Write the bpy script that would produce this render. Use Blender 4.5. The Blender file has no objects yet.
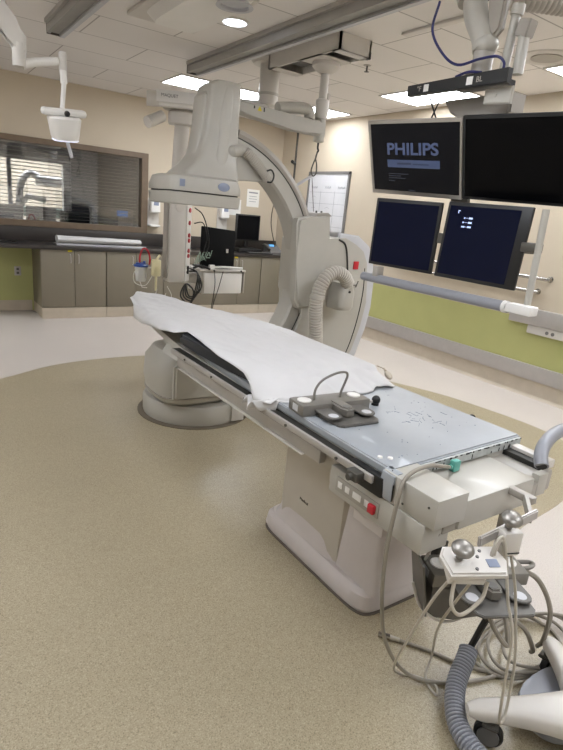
import bpy, bmesh, math, random
from mathutils import Vector, Matrix, noise
random.seed(7)
S = bpy.context.scene
COL = S.collection
R = math.radians

# ------------------------------------------------------------------ camera
def cam_axes(pitch, roll, yaw):
    f = Vector((math.sin(yaw)*math.cos(pitch), math.cos(yaw)*math.cos(pitch), -math.sin(pitch)))
    r = f.cross(Vector((0, 0, 1))).normalized(); u = r.cross(f)
    return r*math.cos(roll)+u*math.sin(roll), -r*math.sin(roll)+u*math.cos(roll), -f
cd = bpy.data.cameras.new('camera'); cam = bpy.data.objects.new('camera', cd); COL.objects.link(cam)
ax = cam_axes(R(16.75), R(5.49), R(35.24))
m3 = Matrix((ax[0], ax[1], ax[2])).transposed()
cam.matrix_world = Matrix.Translation((0, 0, 1.6)) @ m3.to_4x4()
cd.sensor_fit = 'VERTICAL'; cd.sensor_height = 36; cd.lens = 540/750*36; cd.clip_start = .02
S.camera = cam

# ------------------------------------------------------------------ world, lights, exposure
w = bpy.data.worlds.new('world'); S.world = w; w.use_nodes = True
w.node_tree.nodes['Background'].inputs[0].default_value = (.8, .78, .75, 1)
w.node_tree.nodes['Background'].inputs[1].default_value = .05
S.view_settings.view_transform = 'Standard'; S.view_settings.look = 'None'
S.view_settings.gamma = 1; S.view_settings.use_curve_mapping = False
S.view_settings.exposure = 0.70
PANEL = 13.0      # ceiling troffer emission
DOWN = 5.0       # downlight emission
CEIL = 2.92
# troffers: x0,x1,y0,y1  (three are in view, the others light the rest of the room)
TROFFERS = [(2.6, 3.81, 6.09, 6.69), (4.43, 5.04, 6.09, 6.69), (4.43, 5.04, 4.0, 4.94), (4.43, 5.04, 1.8, 3.0),
            (.2, 1.4, 1.2, 1.8), (-1.6, -.4, 3.0, 3.6), (.2, 1.4, -1.2, -.6), (2.6, 3.81, -.6, 0), (-1.6, -.4, 6.09, 6.69), (2.6, 3.81, 1.2, 1.8)]

# ------------------------------------------------------------------ materials
def lin(h):
    v = [int(h[i:i+2], 16)/255 for i in (0, 2, 4)]
    return tuple((c/12.92 if c <= .04045 else ((c+.055)/1.055)**2.4) for c in v)+(1,)
MATS = {}
def mat(name, hexc, rough=.5, metal=0, var=.06, scale=8, emit=0, ecol=None, bump=0, spec=.5, coat=0):
    if name in MATS: return MATS[name]
    m = bpy.data.materials.new(name); m.use_nodes = True; nt = m.node_tree; b = nt.nodes['Principled BSDF']
    c = lin(hexc)
    tc = nt.nodes.new('ShaderNodeTexCoord'); nz = nt.nodes.new('ShaderNodeTexNoise'); nz.inputs['Scale'].default_value = scale
    nz.inputs['Detail'].default_value = 4
    nt.links.new(tc.outputs['Object'], nz.inputs['Vector'])
    rp = nt.nodes.new('ShaderNodeValToRGB')
    rp.color_ramp.elements[0].position = .3; rp.color_ramp.elements[1].position = .7
    rp.color_ramp.elements[0].color = tuple(x*(1-var) for x in c[:3])+(1,)
    rp.color_ramp.elements[1].color = tuple(min(1, x*(1+var)) for x in c[:3])+(1,)
    nt.links.new(nz.outputs['Fac'], rp.inputs['Fac']); nt.links.new(rp.outputs['Color'], b.inputs['Base Color'])
    b.inputs['Roughness'].default_value = rough; b.inputs['Metallic'].default_value = metal
    b.inputs['Specular IOR Level'].default_value = spec; b.inputs['Coat Weight'].default_value = coat
    if emit:
        b.inputs['Emission Color'].default_value = lin(ecol or hexc); b.inputs['Emission Strength'].default_value = emit
    if bump:
        bp = nt.nodes.new('ShaderNodeBump'); bp.inputs['Strength'].default_value = bump; bp.inputs['Distance'].default_value = .01
        nt.links.new(nz.outputs['Fac'], bp.inputs['Height']); nt.links.new(bp.outputs['Normal'], b.inputs['Normal'])
    MATS[name] = m
    return m
def speckle(name, base, dark, light, rough, scale=260, coat=0):
    m = bpy.data.materials.new(name); m.use_nodes = True; nt = m.node_tree; b = nt.nodes['Principled BSDF']
    g = nt.nodes.new('ShaderNodeNewGeometry')
    n1 = nt.nodes.new('ShaderNodeTexNoise'); n1.inputs['Scale'].default_value = scale; n1.inputs['Detail'].default_value = 2
    n2 = nt.nodes.new('ShaderNodeTexNoise'); n2.inputs['Scale'].default_value = 1.3; n2.inputs['Detail'].default_value = 5
    nt.links.new(g.outputs['Position'], n1.inputs['Vector']); nt.links.new(g.outputs['Position'], n2.inputs['Vector'])
    rp = nt.nodes.new('ShaderNodeValToRGB'); e = rp.color_ramp.elements
    e[0].position = .33; e[0].color = lin(dark); e[1].position = .68; e[1].color = lin(light)
    k = rp.color_ramp.elements.new(.45); k.color = lin(base); k = rp.color_ramp.elements.new(.57); k.color = lin(base)
    nt.links.new(n1.outputs['Fac'], rp.inputs['Fac'])
    mx = nt.nodes.new('ShaderNodeMix'); mx.data_type = 'RGBA'; mx.blend_type = 'MULTIPLY'; mx.inputs['Factor'].default_value = .35
    r2 = nt.nodes.new('ShaderNodeValToRGB'); r2.color_ramp.elements[0].position = .3; r2.color_ramp.elements[1].position = .7
    r2.color_ramp.elements[0].color = (.82, .82, .8, 1); r2.color_ramp.elements[1].color = (1, 1, 1, 1)
    nt.links.new(n2.outputs['Fac'], r2.inputs['Fac'])
    nt.links.new(rp.outputs['Color'], mx.inputs[6]); nt.links.new(r2.outputs['Color'], mx.inputs[7])
    nt.links.new(mx.outputs[2], b.inputs['Base Color'])
    b.inputs['Roughness'].default_value = rough; b.inputs['Coat Weight'].default_value = coat; b.inputs['Coat Roughness'].default_value = .25
    return m

M_FLOORW = speckle('white_vinyl', 'c9c0b8', 'b9afa6', 'd4ccc4', .42, 180)
M_FLOORB = speckle('beige_vinyl', 'a79b82', '867a63', 'bcb097', .33, 210)
M_WALL = mat('cream_paint', 'c3b6a1', .7, var=.02, scale=3)
M_GREEN = mat('green_paint', 'acac70', .6, var=.03, scale=4)
M_STEEL = mat('brushed_steel', 'b0aba6', .3, .3, var=.03, scale=14)
M_CHROME = mat('chrome', 'b0aca6', .22, .9, var=.02)
M_COVE = mat('beige_cove', 'b9ad9b', .5)
M_EQ = mat('equipment_cream', 'b1ada4', .38, var=.025, coat=.1)
M_EQ2 = mat('equipment_grey', 'a29c93', .4, var=.03)
M_EQW = mat('equipment_white', 'cdc8c1', .38, var=.02)
M_LIGHTG = mat('light_grey_trim', 'bfbfc2', .4, var=.03)
M_PED = mat('pedestal_mauve', 'cfc7c5', .45, var=.03)
M_PEDC = mat('pedestal_cream', 'c0b8ac', .5, var=.03)
M_BLACK = mat('black_plastic', '141414', .45, var=.1)
M_BLKFAB = mat('black_vinyl', '1d2026', .55, var=.15, scale=20)
M_GRV = mat('dark_rubber', '26241f', .6)
M_DGREY = mat('dark_grey_metal', '5b5852', .42, .5, var=.08)
M_PEDAL = mat('pedal_grey', '7a766f', .4, .2, var=.1, scale=14)
M_PEDALD = mat('pedal_dark', '65625d', .42, .2, var=.1, scale=14)
M_WHITE = mat('white_plastic', 'e4e1dc', .4, var=.02)
M_CLOTH = mat('white_cloth', 'c9c7c6', .85, var=.02, scale=5)
M_BLUEMAT = mat('blue_grey_pad', '9a9ea2', .42, var=.05, scale=7, coat=.15)
M_PADEDGE = mat('chipped_edge', 'b2b5b2', .6, var=.18, scale=24)
M_CAB = mat('taupe_laminate', '7a7262', .5, var=.03, scale=5)
M_CTR = mat('dark_counter', '37322f', .32, var=.12, scale=60)
M_FRAME = mat('brown_frame', '6e5d4b', .5, var=.08, scale=12)
M_RED = mat('red_plastic', 'b3202c', .4)
M_BLUE = mat('blue_plastic', '2c4d93', .4)
M_BADGE = mat('blue_badge', '8a92a6', .4)
M_BLUEC = mat('navy_cable', '23265c', .4)
M_CABLE = mat('grey_cable', '8f887c', .5, var=.05)
M_CABLEW = mat('pale_cable', 'b7b0a3', .5, var=.05)
M_HOSE = mat('corrugated_cream', 'b0aaa0', .5, var=.03)
M_BHOSE = mat('corrugated_blue_grey', '8c8e95', .4, var=.05)
M_PAPER = mat('paper', 'e8e6e0', .8, var=.02)
M_WB = mat('whiteboard', 'd4d4d6', .25, var=.02)
M_LINE = mat('marker_line', '8c8c92', .6)
M_YEL = mat('yellow_label', 'd4c21c', .5)
M_TEAL = mat('teal_plastic', '5fa598', .4)
M_CREAMB = mat('cream_plastic', 'd9d0a8', .4)
M_TUBE = mat('clear_tubing', 'c6c4ba', .35)
M_SCR = mat('screen_off', '08080a', .25, var=.1, spec=.1)
M_SCRN = mat('screen_navy', '070b1c', .18, var=.05, spec=.12, emit=.010, ecol='1a2f9a')
M_SCRD = mat('screen_dark', '08090d', .25, spec=.2, emit=.008, ecol='3c4468')
M_LOGO = mat('screen_logo', '39425e', .4, emit=.10, ecol='7d90c0')
M_LOGO2 = mat('screen_bar', '39425e', .4, emit=.08, ecol='7088b8')
M_LOGO3 = mat('screen_text_dim', '20242c', .4, emit=.05, ecol='7d86a0')
M_TXT = mat('screen_text', 'c0d0ff', .4, emit=.4, ecol='b8c8f4')
M_BLKF = mat('bezel_dark', '121213', .4)
M_SILV = mat('bezel_silver', 'a8a29a', .35, .6)
M_CTRLWALL = mat('control_wall', '6c6a6c', .8)
M_PINK = mat('pink_paper', 'c06060', .6)
M_LAMP = mat('diffuser', 'ffffff', .5, emit=PANEL, ecol='edf2fa')
M_DOWN = mat('downlight_lens', 'ffffff', .5, emit=DOWN, ecol='e4eeff')
M_BOX_IN = mat('box_interior', '4a4742', .6)
M_LENS = mat('lamp_lens', 'dfe3f2', .3, emit=.5, ecol='e6e8ff')
M_RAILM = mat('rail_paint', 'a09d98', .4, .2, var=.05)
M_MEDGREY = mat('mid_grey_plastic', '6f6d6b', .45)
M_LAVTRIM = mat('lavender_bumper', '8b8c92', .4, var=.05)

# ceiling tiles: procedural lay-in grid
def ceiling_mat():
    m = bpy.data.materials.new('ceiling_tiles'); m.use_nodes = True; nt = m.node_tree; b = nt.nodes['Principled BSDF']
    g = nt.nodes.new('ShaderNodeNewGeometry'); mp = nt.nodes.new('ShaderNodeMapping')
    mp.inputs['Location'].default_value = (-1.39+1.22*5, -5.47+.61*20, 0)
    nt.links.new(g.outputs['Position'], mp.inputs['Vector'])
    br = nt.nodes.new('ShaderNodeTexBrick'); br.offset = .5; br.squash = 1
    br.inputs['Scale'].default_value = 1; br.inputs['Brick Width'].default_value = 1.22; br.inputs['Row Height'].default_value = .61
    br.inputs['Mortar Size'].default_value = .007; br.inputs['Mortar Smooth'].default_value = .3; br.inputs['Bias'].default_value = 0
    br.inputs['Color1'].default_value = lin('e2ddd8'); br.inputs['Color2'].default_value = lin('e6e1dc'); br.inputs['Mortar'].default_value = lin('aaa49e')
    nt.links.new(mp.outputs['Vector'], br.inputs['Vector'])
    nt.links.new(br.outputs['Color'], b.inputs['Base Color']); b.inputs['Roughness'].default_value = .75
    return m
M_CEIL = ceiling_mat()
M_LAPTOP = mat('matte_black', '0b0b0c', .7, spec=.15)
M_KNOB = mat('brushed_knob', '8f8b85', .38, .75, var=.03)
def glass_mat():
    m = bpy.data.materials.new('window_glass'); m.use_nodes = True; nt = m.node_tree
    for n in list(nt.nodes):
        if n.type != 'OUTPUT_MATERIAL': nt.nodes.remove(n)
    o = [n for n in nt.nodes if n.type == 'OUTPUT_MATERIAL'][0]
    t = nt.nodes.new('ShaderNodeBsdfTransparent'); t.inputs[0].default_value = (.82, .84, .85, 1)
    gl = nt.nodes.new('ShaderNodeBsdfGlossy'); gl.inputs['Roughness'].default_value = .03
    mx = nt.nodes.new('ShaderNodeMixShader'); mx.inputs[0].default_value = .2
    nt.links.new(t.outputs[0], mx.inputs[1]); nt.links.new(gl.outputs[0], mx.inputs[2]); nt.links.new(mx.outputs[0], o.inputs[0])
    return m
M_GLASS = glass_mat()

# ------------------------------------------------------------------ geometry helpers
def catmull(pts, n=8, closed=False):
    P = [Vector(p) for p in pts]
    if len(P) < 3: return P
    out = []
    for i in range(len(P)-1):
        a = P[i-1] if i > 0 else P[0]*2-P[1]; b = P[i]; c = P[i+1]; d = P[i+2] if i+2 < len(P) else P[-1]*2-P[-2]
        for k in range(n):
            t = k/n
            out.append(.5*((2*b)+(c-a)*t+(2*a-5*b+4*c-d)*t*t+(3*b-a-3*c+d)*t**3))
    out.append(P[-1]); return out

class B:
    def __init__(s): s.bm = bmesh.new()
    def box(s, x0, x1, y0, y1, z0, z1, rot=0, bev=0, seg=2):
        r = bmesh.ops.create_cube(s.bm, size=1); vs = r['verts']
        c = Vector(((x0+x1)/2, (y0+y1)/2, (z0+z1)/2))
        M = Matrix.Translation(c) @ Matrix.Rotation(rot, 4, 'Z') @ Matrix.Diagonal((abs(x1-x0), abs(y1-y0), abs(z1-z0), 1))
        bmesh.ops.transform(s.bm, matrix=M, verts=vs)
        if bev:
            es = {e for v in vs for e in v.link_edges}
            bmesh.ops.bevel(s.bm, geom=list(es), offset=bev, segments=seg, affect='EDGES', profile=.5, clamp_overlap=True)
        return s
    def obox(s, p0, p1, w, h, up=(0, 0, 1), bev=0):
        """bar from p0 to p1, w across, h along up"""
        p0 = Vector(p0); p1 = Vector(p1); d = p1-p0; L = d.length; d.normalize()
        x = Vector(up).cross(d)
        if x.length < 1e-4: x = Vector((1, 0, 0)).cross(d)
        x.normalize(); u = d.cross(x)
        r = bmesh.ops.create_cube(s.bm, size=1); vs = r['verts']
        M = Matrix((x*w, d*L, u*h)).transposed().to_4x4(); M.translation = (p0+p1)/2
        bmesh.ops.transform(s.bm, matrix=M, verts=vs)
        if bev:
            es = {e for v in vs for e in v.link_edges}
            bmesh.ops.bevel(s.bm, geom=list(es), offset=bev, segments=2, affect='EDGES', clamp_overlap=True)
        return s
    def rings(s, rings, cap=True, close=False):
        vv = [[s.bm.verts.new(p) for p in r] for r in rings]
        n = len(vv[0]); m = len(vv)
        for i in range(m if close else m-1):
            a = vv[i]; b = vv[(i+1) % m]
            for j in range(n):
                s.bm.faces.new((a[j], a[(j+1) % n], b[(j+1) % n], b[j]))
        if cap and not close:
            s.bm.faces.new(vv[0][::-1]); s.bm.faces.new(vv[-1])
        return s
    def tube(s, pts, r, seg=10, smooth=0, ripple=0, pitch=.012, cap=True):
        P = catmull(pts, smooth) if smooth else [Vector(p) for p in pts]
        if ripple:
            cum = [0]
            for a, b in zip(P, P[1:]): cum.append(cum[-1]+(b-a).length)
            N = int(cum[-1]/(pitch/4)); Q = []; j = 0
            for i in range(N+1):
                d = cum[-1]*i/N
                while j < len(P)-2 and cum[j+1] < d: j += 1
                Q.append(P[j].lerp(P[j+1], min(1, (d-cum[j])/max(1e-9, cum[j+1]-cum[j]))))
            P = Q
        R_ = []; n = len(P); prev = None
        for i, p in enumerate(P):
            t = (P[min(i+1, n-1)]-P[max(i-1, 0)]).normalized()
            if prev is None:
                a = Vector((0, 0, 1)) if abs(t.z) < .9 else Vector((1, 0, 0))
                x = t.cross(a).normalized()
            else: x = (prev-t*prev.dot(t)).normalized()
            prev = x; y = t.cross(x)
            rr = r(i/(n-1)) if callable(r) else r
            if ripple: rr += ripple*(1, .6, -1, .6)[i % 4]
            R_.append([p+x*math.cos(2*math.pi*k/seg)*rr+y*math.sin(2*math.pi*k/seg)*rr for k in range(seg)])
        return s.rings(R_, cap)
    def cyl(s, p0, p1, r0, r1=None, seg=24):
        r1 = r0 if r1 is None else r1
        return s.tube([p0, p1], lambda t: r0+(r1-r0)*t, seg)
    def lathe(s, c, prof, seg=28, axis=(0, 0, 1), sx=1):
        """prof list of (radius, height) about axis at c"""
        a = Vector(axis).normalized(); h = Vector((1, 0, 0)) if abs(a.x) < .9 else Vector((0, 1, 0))
        x = a.cross(h).normalized(); y = a.cross(x); c = Vector(c)
        R_ = [[c+a*z+(x*math.cos(2*math.pi*k/seg)*sx+y*math.sin(2*math.pi*k/seg))*max(r, .0005) for k in range(seg)] for r, z in prof]
        return s.rings(R_)
    def prism(s, poly, plane, a, b, bev=0):
        """poly 2D; plane 'xz' extruded in y a..b ; 'xy' extruded z ; 'yz' extruded x"""
        f = {'xz': lambda p, t: (p[0], t, p[1]), 'xy': lambda p, t: (p[0], p[1], t), 'yz': lambda p, t: (t, p[0], p[1])}[plane]
        n0 = len(s.bm.verts)
        s.rings([[Vector(f(p, a)) for p in poly], [Vector(f(p, b)) for p in poly]])
        if bev:
            s.bm.verts.ensure_lookup_table()
            vs = s.bm.verts[n0:]; sa = set(vs[:len(poly)]); sb = set(vs[len(poly):])
            es = [e for v in vs for e in v.link_edges if (set(e.verts) <= sa or set(e.verts) <= sb)]
            bmesh.ops.bevel(s.bm, geom=list(set(es)), offset=bev, segments=3, affect='EDGES', clamp_overlap=True)
        return s
    def loft(s, secs, n=36, p=4.0):
        """secs: (cx, cy, z, hx, hy) superellipse sections"""
        R_ = []
        for c in secs:
            cx, cy, z, hx, hy = c[:5]; pp = c[5] if len(c) > 5 else p
            ring = []
            for k in range(n):
                t = 2*math.pi*k/n; ct, st = math.cos(t), math.sin(t)
                ring.append(Vector((cx+hx*math.copysign(abs(ct)**(2/pp), ct), cy+hy*math.copysign(abs(st)**(2/pp), st), z)))
            R_.append(ring)
        return s.rings(R_)
    def ell(s, c, rx, ry, rz, rot=None):
        r = bmesh.ops.create_uvsphere(s.bm, u_segments=20, v_segments=12, radius=1)
        M = Matrix.Translation(c) @ (rot.to_4x4() if rot else Matrix.Identity(4)) @ Matrix.Diagonal((rx, ry, rz, 1))
        bmesh.ops.transform(s.bm, matrix=M, verts=r['verts']); return s
    def grid(s, fn, nu, nv):
        vv = [[s.bm.verts.new(fn(i/nu, j/nv)) for j in range(nv+1)] for i in range(nu+1)]
        for i in range(nu):
            for j in range(nv): s.bm.faces.new((vv[i][j], vv[i+1][j], vv[i+1][j+1], vv[i][j+1]))
        return s
    def xf(s, M): bmesh.ops.transform(s.bm, matrix=M, verts=s.bm.verts); return s

ORG = {}
def obj(name, b, m, parent=None, smooth=True, angle=35, label=None):
    bm = b.bm
    bmesh.ops.recalc_face_normals(bm, faces=bm.faces)
    me = bpy.data.meshes.new(name)
    if parent is not None: o0 = ORG[parent.name]
    else:
        xs = [v.co for v in bm.verts]
        o0 = Vector(((min(v.x for v in xs)+max(v.x for v in xs))/2, (min(v.y for v in xs)+max(v.y for v in xs))/2, min(v.z for v in xs)))
    bmesh.ops.translate(bm, vec=-o0, verts=bm.verts)
    bm.to_mesh(me); bm.free()
    o = bpy.data.objects.new(name, me); COL.objects.link(o); me.materials.append(m)
    if smooth:
        for p in me.polygons: p.use_smooth = True
        try: me.set_sharp_from_angle(angle=R(angle))
        except Exception: pass
    if parent is not None: o.parent = parent
    else: o.location = o0
    ORG[o.name] = o0.copy()
    if label: o['label'] = label
    return o
def thing(name, label, cat, loc, group=None):
    o = bpy.data.objects.new(name, None); COL.objects.link(o); o.location = loc; o.empty_display_size = .1
    o['label'] = label; o['category'] = cat
    if group: o['group'] = group
    ORG[o.name] = Vector(loc); return o
def tag(o, label, cat, group=None, kind=None):
    o['label'] = label; o['category'] = cat
    if group: o['group'] = group
    if kind: o['kind'] = kind
    return o
def struct(name, b, m, parent=None, smooth=False):
    o = obj(name, b, m, parent, smooth)
    if parent is None: o['kind'] = 'structure'
    return o
def text(name, body, size, m, parent, M, ext=.0006, off=0):
    cu = bpy.data.curves.new('t', 'FONT'); cu.body = body; cu.size = size; cu.extrude = ext; cu.offset = off; cu.align_x = 'CENTER'; cu.align_y = 'CENTER'
    t = bpy.data.objects.new('t', cu); COL.objects.link(t); bpy.context.view_layer.update()
    dg = bpy.context.evaluated_depsgraph_get()
    me = bpy.data.meshes.new_from_object(t.evaluated_get(dg)); bpy.data.objects.remove(t)
    b = B(); b.bm.from_mesh(me); b.xf(M); return obj(name, b, m, parent, False)
def frame(o, x, y):
    """matrix with local x,y axes at o (z = normal)"""
    x = Vector(x).normalized(); z = x.cross(Vector(y)).normalized(); y = z.cross(x)
    M = Matrix((x, y, z)).transposed().to_4x4(); M.translation = Vector(o); return M
def dup(root, loc, label=None, rotz=None):
    def cp(o, par):
        c = o.copy(); COL.objects.link(c)
        if par: c.parent = par
        for ch in [x for x in list(S.objects) if x.parent == o]: cp(ch, c)
        return c
    r = cp(root, None); r.location = loc
    if rotz is not None: r.rotation_euler = (0, 0, rotz)
    if label: r['label'] = label
    return r

# ================================================================== ROOM SHELL
XR, YB, XL, YF = 5.22, 7.95, -2.6, -2.6
struct('floor', B().box(XL-.1, XR+.1, YF-.1, YB+.1, -.08, 0), M_FLOORW)
outline = [(-2.55, 2.0), (-1.9, 3.2), (-1.1, 4.05), (-.2, 4.65), (.56, 4.98), (1.02, 5.26), (1.53, 5.38), (2.1, 5.36), (2.8, 5.12), (3.5, 4.6),
           (4.0, 3.95), (4.3, 3.31), (4.40, 2.8), (4.43, 2.3), (4.3, 1.95), (3.9, 1.66), (3.35, 1.48), (2.8, 1.41), (2.5, 1.32), (2.28, 1.12), (2.13, .86), (2.06, .5), (2.05, -.4), (1.9, -.9), (1.4, -1.4), (-2.55, -1.5)]  # behind the camera the beige stops short; unseen white floor adds bounce light
sm = [(p.x, p.y) for p in catmull([(a, b_, 0) for a, b_ in outline[:22]], 5)]+outline[22:]
b = B(); vs = [b.bm.verts.new((x, y, .0015)) for x, y in sm]; b.bm.faces.new(vs)
vs2 = [b.bm.verts.new((x, y, 0.0001)) for x, y in sm]
for i in range(len(vs)): b.bm.faces.new((vs[i], vs[(i+1) % len(vs)], vs2[(i+1) % len(vs)], vs2[i]))
struct('floor', b, M_FLOORB)
struct('ceiling', B().box(XL-.1, XR+.1, YF-.1, YB+.1, CEIL, CEIL+.08), M_CEIL)
# right wall: cream above a green dado
struct('wall_right', B().box(XR, XR+.12, YF, YB, .79, CEIL), M_WALL)
struct('wall_right', B().box(XR, XR+.12, YF, YB, 0, .79), M_GREEN)
struct('trim_1', B().box(XR-.028, XR-.0005, YF, 7.35, .18, .335, bev=.006), M_STEEL, smooth=True)
b = B().prism([(XR-.0005, .001), (XR-.03, .001), (XR-.02, .012), (XR-.012, .03), (XR-.011, .18), (XR-.0005, .18)], 'xz', YF, 7.35)
struct('baseboard_right', b, M_COVE)
struct('trim_2', B().box(XR-.05, XR-.0005, YF, 3.30, .735, .90, bev=.008), M_STEEL, smooth=True)
# back wall around the control-room window
WX0, WX1, WZ0, WZ1 = -1.2, 2.88, 1.16, 2.17
b = B().box(XL, WX0, YB, YB+.14, 0, CEIL).box(WX1, XR+.1, YB, YB+.14, 0, CEIL).box(WX0, WX1, YB, YB+.14, WZ1, CEIL).box(WX0, WX1, YB, YB+.14, .9, WZ0)
struct('wall_back', b, M_WALL)
struct('wall_back', B().box(WX0, WX1, YB, YB+.14, 0, .9), M_GREEN)
M_WALL2 = mat('bounce_white', 'e6e1d8', .8, var=.02)  # unseen walls made whiter than the cream ones to bounce more light
struct('wall_left', B().box(XL-.12, XL, YF, YB, 0, CEIL), M_WALL2)
struct('wall_front', B().box(XL, XR, YF-.12, YF, 0, CEIL), M_WALL2)
struct('baseboard_back', B().box(XL, 1.34, YB-.015, YB-.0005, .001, .14), M_COVE)
# window
wb = B()
t = .085
wb.box(WX0-.06, WX1+.06, YB-.03, YB+.1, WZ1-.03, WZ1+.04, bev=.004).box(WX0-.06, WX1+.06, YB-.03, YB+.1, WZ0-.045, WZ0+.035, bev=.004)
wb.box(WX1-.035, WX1+.06, YB-.029, YB+.099, WZ0, WZ1, bev=.004).box(WX0-.06, WX0+.035, YB-.029, YB+.099, WZ0, WZ1, bev=.004)
win = struct('window_1', wb, M_FRAME)
obj('glass_pane', B().box(WX0, WX1, YB+.03, YB+.036, WZ0, WZ1), M_GLASS, win, False)
# control room beyond the glass
CY = 10.4
b = B().box(-2.6, 1.22, CY, CY+.1, 0, 2.8).box(2.42, 4.6, CY, CY+.1, 0, 2.8).box(1.22, 2.42, CY, CY+.1, 2.06, 2.8).box(1.22, 2.42, CY, CY+.1, 0, 1.05)
struct('wall_control_room', b, M_CTRLWALL)
struct('wall_control_room_side', B().box(4.6, 4.7, YB+.14, CY, 0, 2.8).box(-2.7, -2.6, YB+.14, CY, 0, 2.8), M_CTRLWALL)
struct('floor_control_room', B().box(-2.6, 4.7, YB+.14, 13.4, -.08, 0), M_COVE)
struct('ceiling_control_room', B().box(-2.7, 4.7, YB+.14, 13.4, 2.8, 2.88), M_CTRLWALL)
struct('wall_far_room', B().box(-.6, 4.6, 13.3, 13.4, 0, 2.8).box(-.7, -.6, CY+.1, 13.4, 0, 2.8).box(4.6, 4.7, CY+.1, 13.4, 0, 2.8), M_WALL)
wb = B().box(1.18, 2.46, CY-.03, CY+.1, 2.03, 2.09).box(1.18, 2.46, CY-.03, CY+.1, 1.02, 1.08).box(2.33, 2.46, CY-.03, CY+.1, 1.05, 2.06).box(1.18, 1.24, CY-.03, CY+.1, 1.05, 2.06)
w2 = struct('window_2', wb, M_WHITE)
obj('mullion', B().box(1.46, 1.52, CY, CY+.06, 1.08, 2.03), M_BADGE, w2, False)

# counter and cabinets along the back wall
CF = 7.36; CT = .93
o = obj('countertop', B().box(-2.0, XR-.002, CF-.02, YB-.002, CT-.045, CT, bev=.004).box(-2.0, XR-.002, YB-.022, YB-.0025, CT, CT+.183, bev=.002), M_CTR)
tag(o, 'long dark speckled countertop with backsplash along the back wall under the window', 'countertop')
cabs = [(1.36, 2.175, 2), (2.18, 2.985, 2), (2.99, 3.795, 2), (3.80, 4.605, 2), (4.61, XR-.01, 1)]
clabs = ['taupe base cabinet at the left end, beside the green knee space', 'taupe base cabinet behind the blue-lidded suction canister',
         'taupe base cabinet behind the white hanging equipment drawer', 'taupe base cabinet below the black computer monitor', 'narrow taupe base cabinet in the corner, under the desk phone']
for (x0, x1, nd), lb in zip(cabs, clabs):
    t = thing('base_cabinet', lb, 'cabinet', ((x0+x1)/2, 7.65, 0), 'base cabinets under the counter')
    obj('carcass', B().box(x0, x1, CF+.02, YB-.02, .14, CT-.046), M_CAB, t, False)
    obj('toe_kick', B().box(x0, x1, CF-.004, YB-.02, .0015, .139), M_COVE, t, False)
    w_ = (x1-x0)/nd
    for k in range(nd):
        d = obj('door', B().box(x0+w_*k+.003, x0+w_*(k+1)-.003, CF, CF+.019, .145, CT-.05, bev=.002), M_CAB, t)
        hx = x0+w_*(k+1)-.05 if k % 2 == 0 else x0+w_*k+.05
        obj('handle', B().tube([(hx, CF, .72), (hx, CF-.025, .725), (hx, CF-.025, .825), (hx, CF, .83)], .005, 8), M_STEEL, d)
        if k == 0 and x0 in (1.36, 3.80): obj('tag', B().box(hx-.03, hx+.02, CF-.006, CF-.001, .86, .885), M_YEL, d, False, label='yellow tag')
t = thing('wall_outlet', 'small grey outlet plate on the green wall below the counter', 'outlet', (1.18, YB-.01, .52))
obj('plate', B().box(1.14, 1.22, YB-.008, YB-.0005, .47, .59, bev=.002), M_STEEL, t)
obj('socket', B().box(1.165, 1.195, YB-.0095, YB-.0075, .49, .52).box(1.165, 1.195, YB-.0095, YB-.0075, .54, .57), M_DGREY, t)

# folded drape on counter
def roll(u, v):
    x = 1.66+1.12*u; y = 7.44+.14*math.sin(v*math.pi)*.0+.13*v; z = CT+.02+.052*math.sin(v*math.pi)+.004*noise.noise(Vector((x*9, v*6, 0)))
    return (x, y, z)
b = B(); rr = []
for i in range(25):
    u = i/24; x = 1.60+1.10*u
    rr.append([Vector((x, 7.57+.085*math.cos(a)+.004*noise.noise(Vector((x*8, a, 1))), CT+.072+.046*math.sin(a)*(1-.25*u)+.004*noise.noise(Vector((x*6, a*2, 3))))) for a in [2*math.pi*k/18 for k in range(18)]])
b.rings(rr); o = obj('folded_drape', b, M_CLOTH); tag(o, 'long folded white drape lying on the dark counter below the window', 'folded cloth')
t = thing('tray', 'flat silver tray under the folded white drape on the counter', 'tray', (2.23, 7.46, CT))
obj('tray_panel', B().box(1.58, 2.76, 7.47, 7.68, CT+.0005, CT+.018, bev=.004), M_STEEL, t)
obj('rim', B().box(1.58, 2.76, 7.462, 7.47, CT+.0005, CT+.026, bev=.002), M_LIGHTG, t)
o = obj('paper_strip', B().box(1.70, 1.93, 7.84, 7.9, CT+.0005, CT+.02, bev=.003), M_WHITE)
tag(o, 'thin white box at the back of the counter, behind the folded drape', 'box')
o = obj('computer_mouse', B().loft([(1.03, 7.5, CT+.0005, .11, .05), (1.03, 7.5, CT+.018, .12, .05), (1.03, 7.5, CT+.028, .07, .03)], p=2.4), M_BLACK)
tag(o, 'flat black device at the left end of the counter', 'device')

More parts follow.
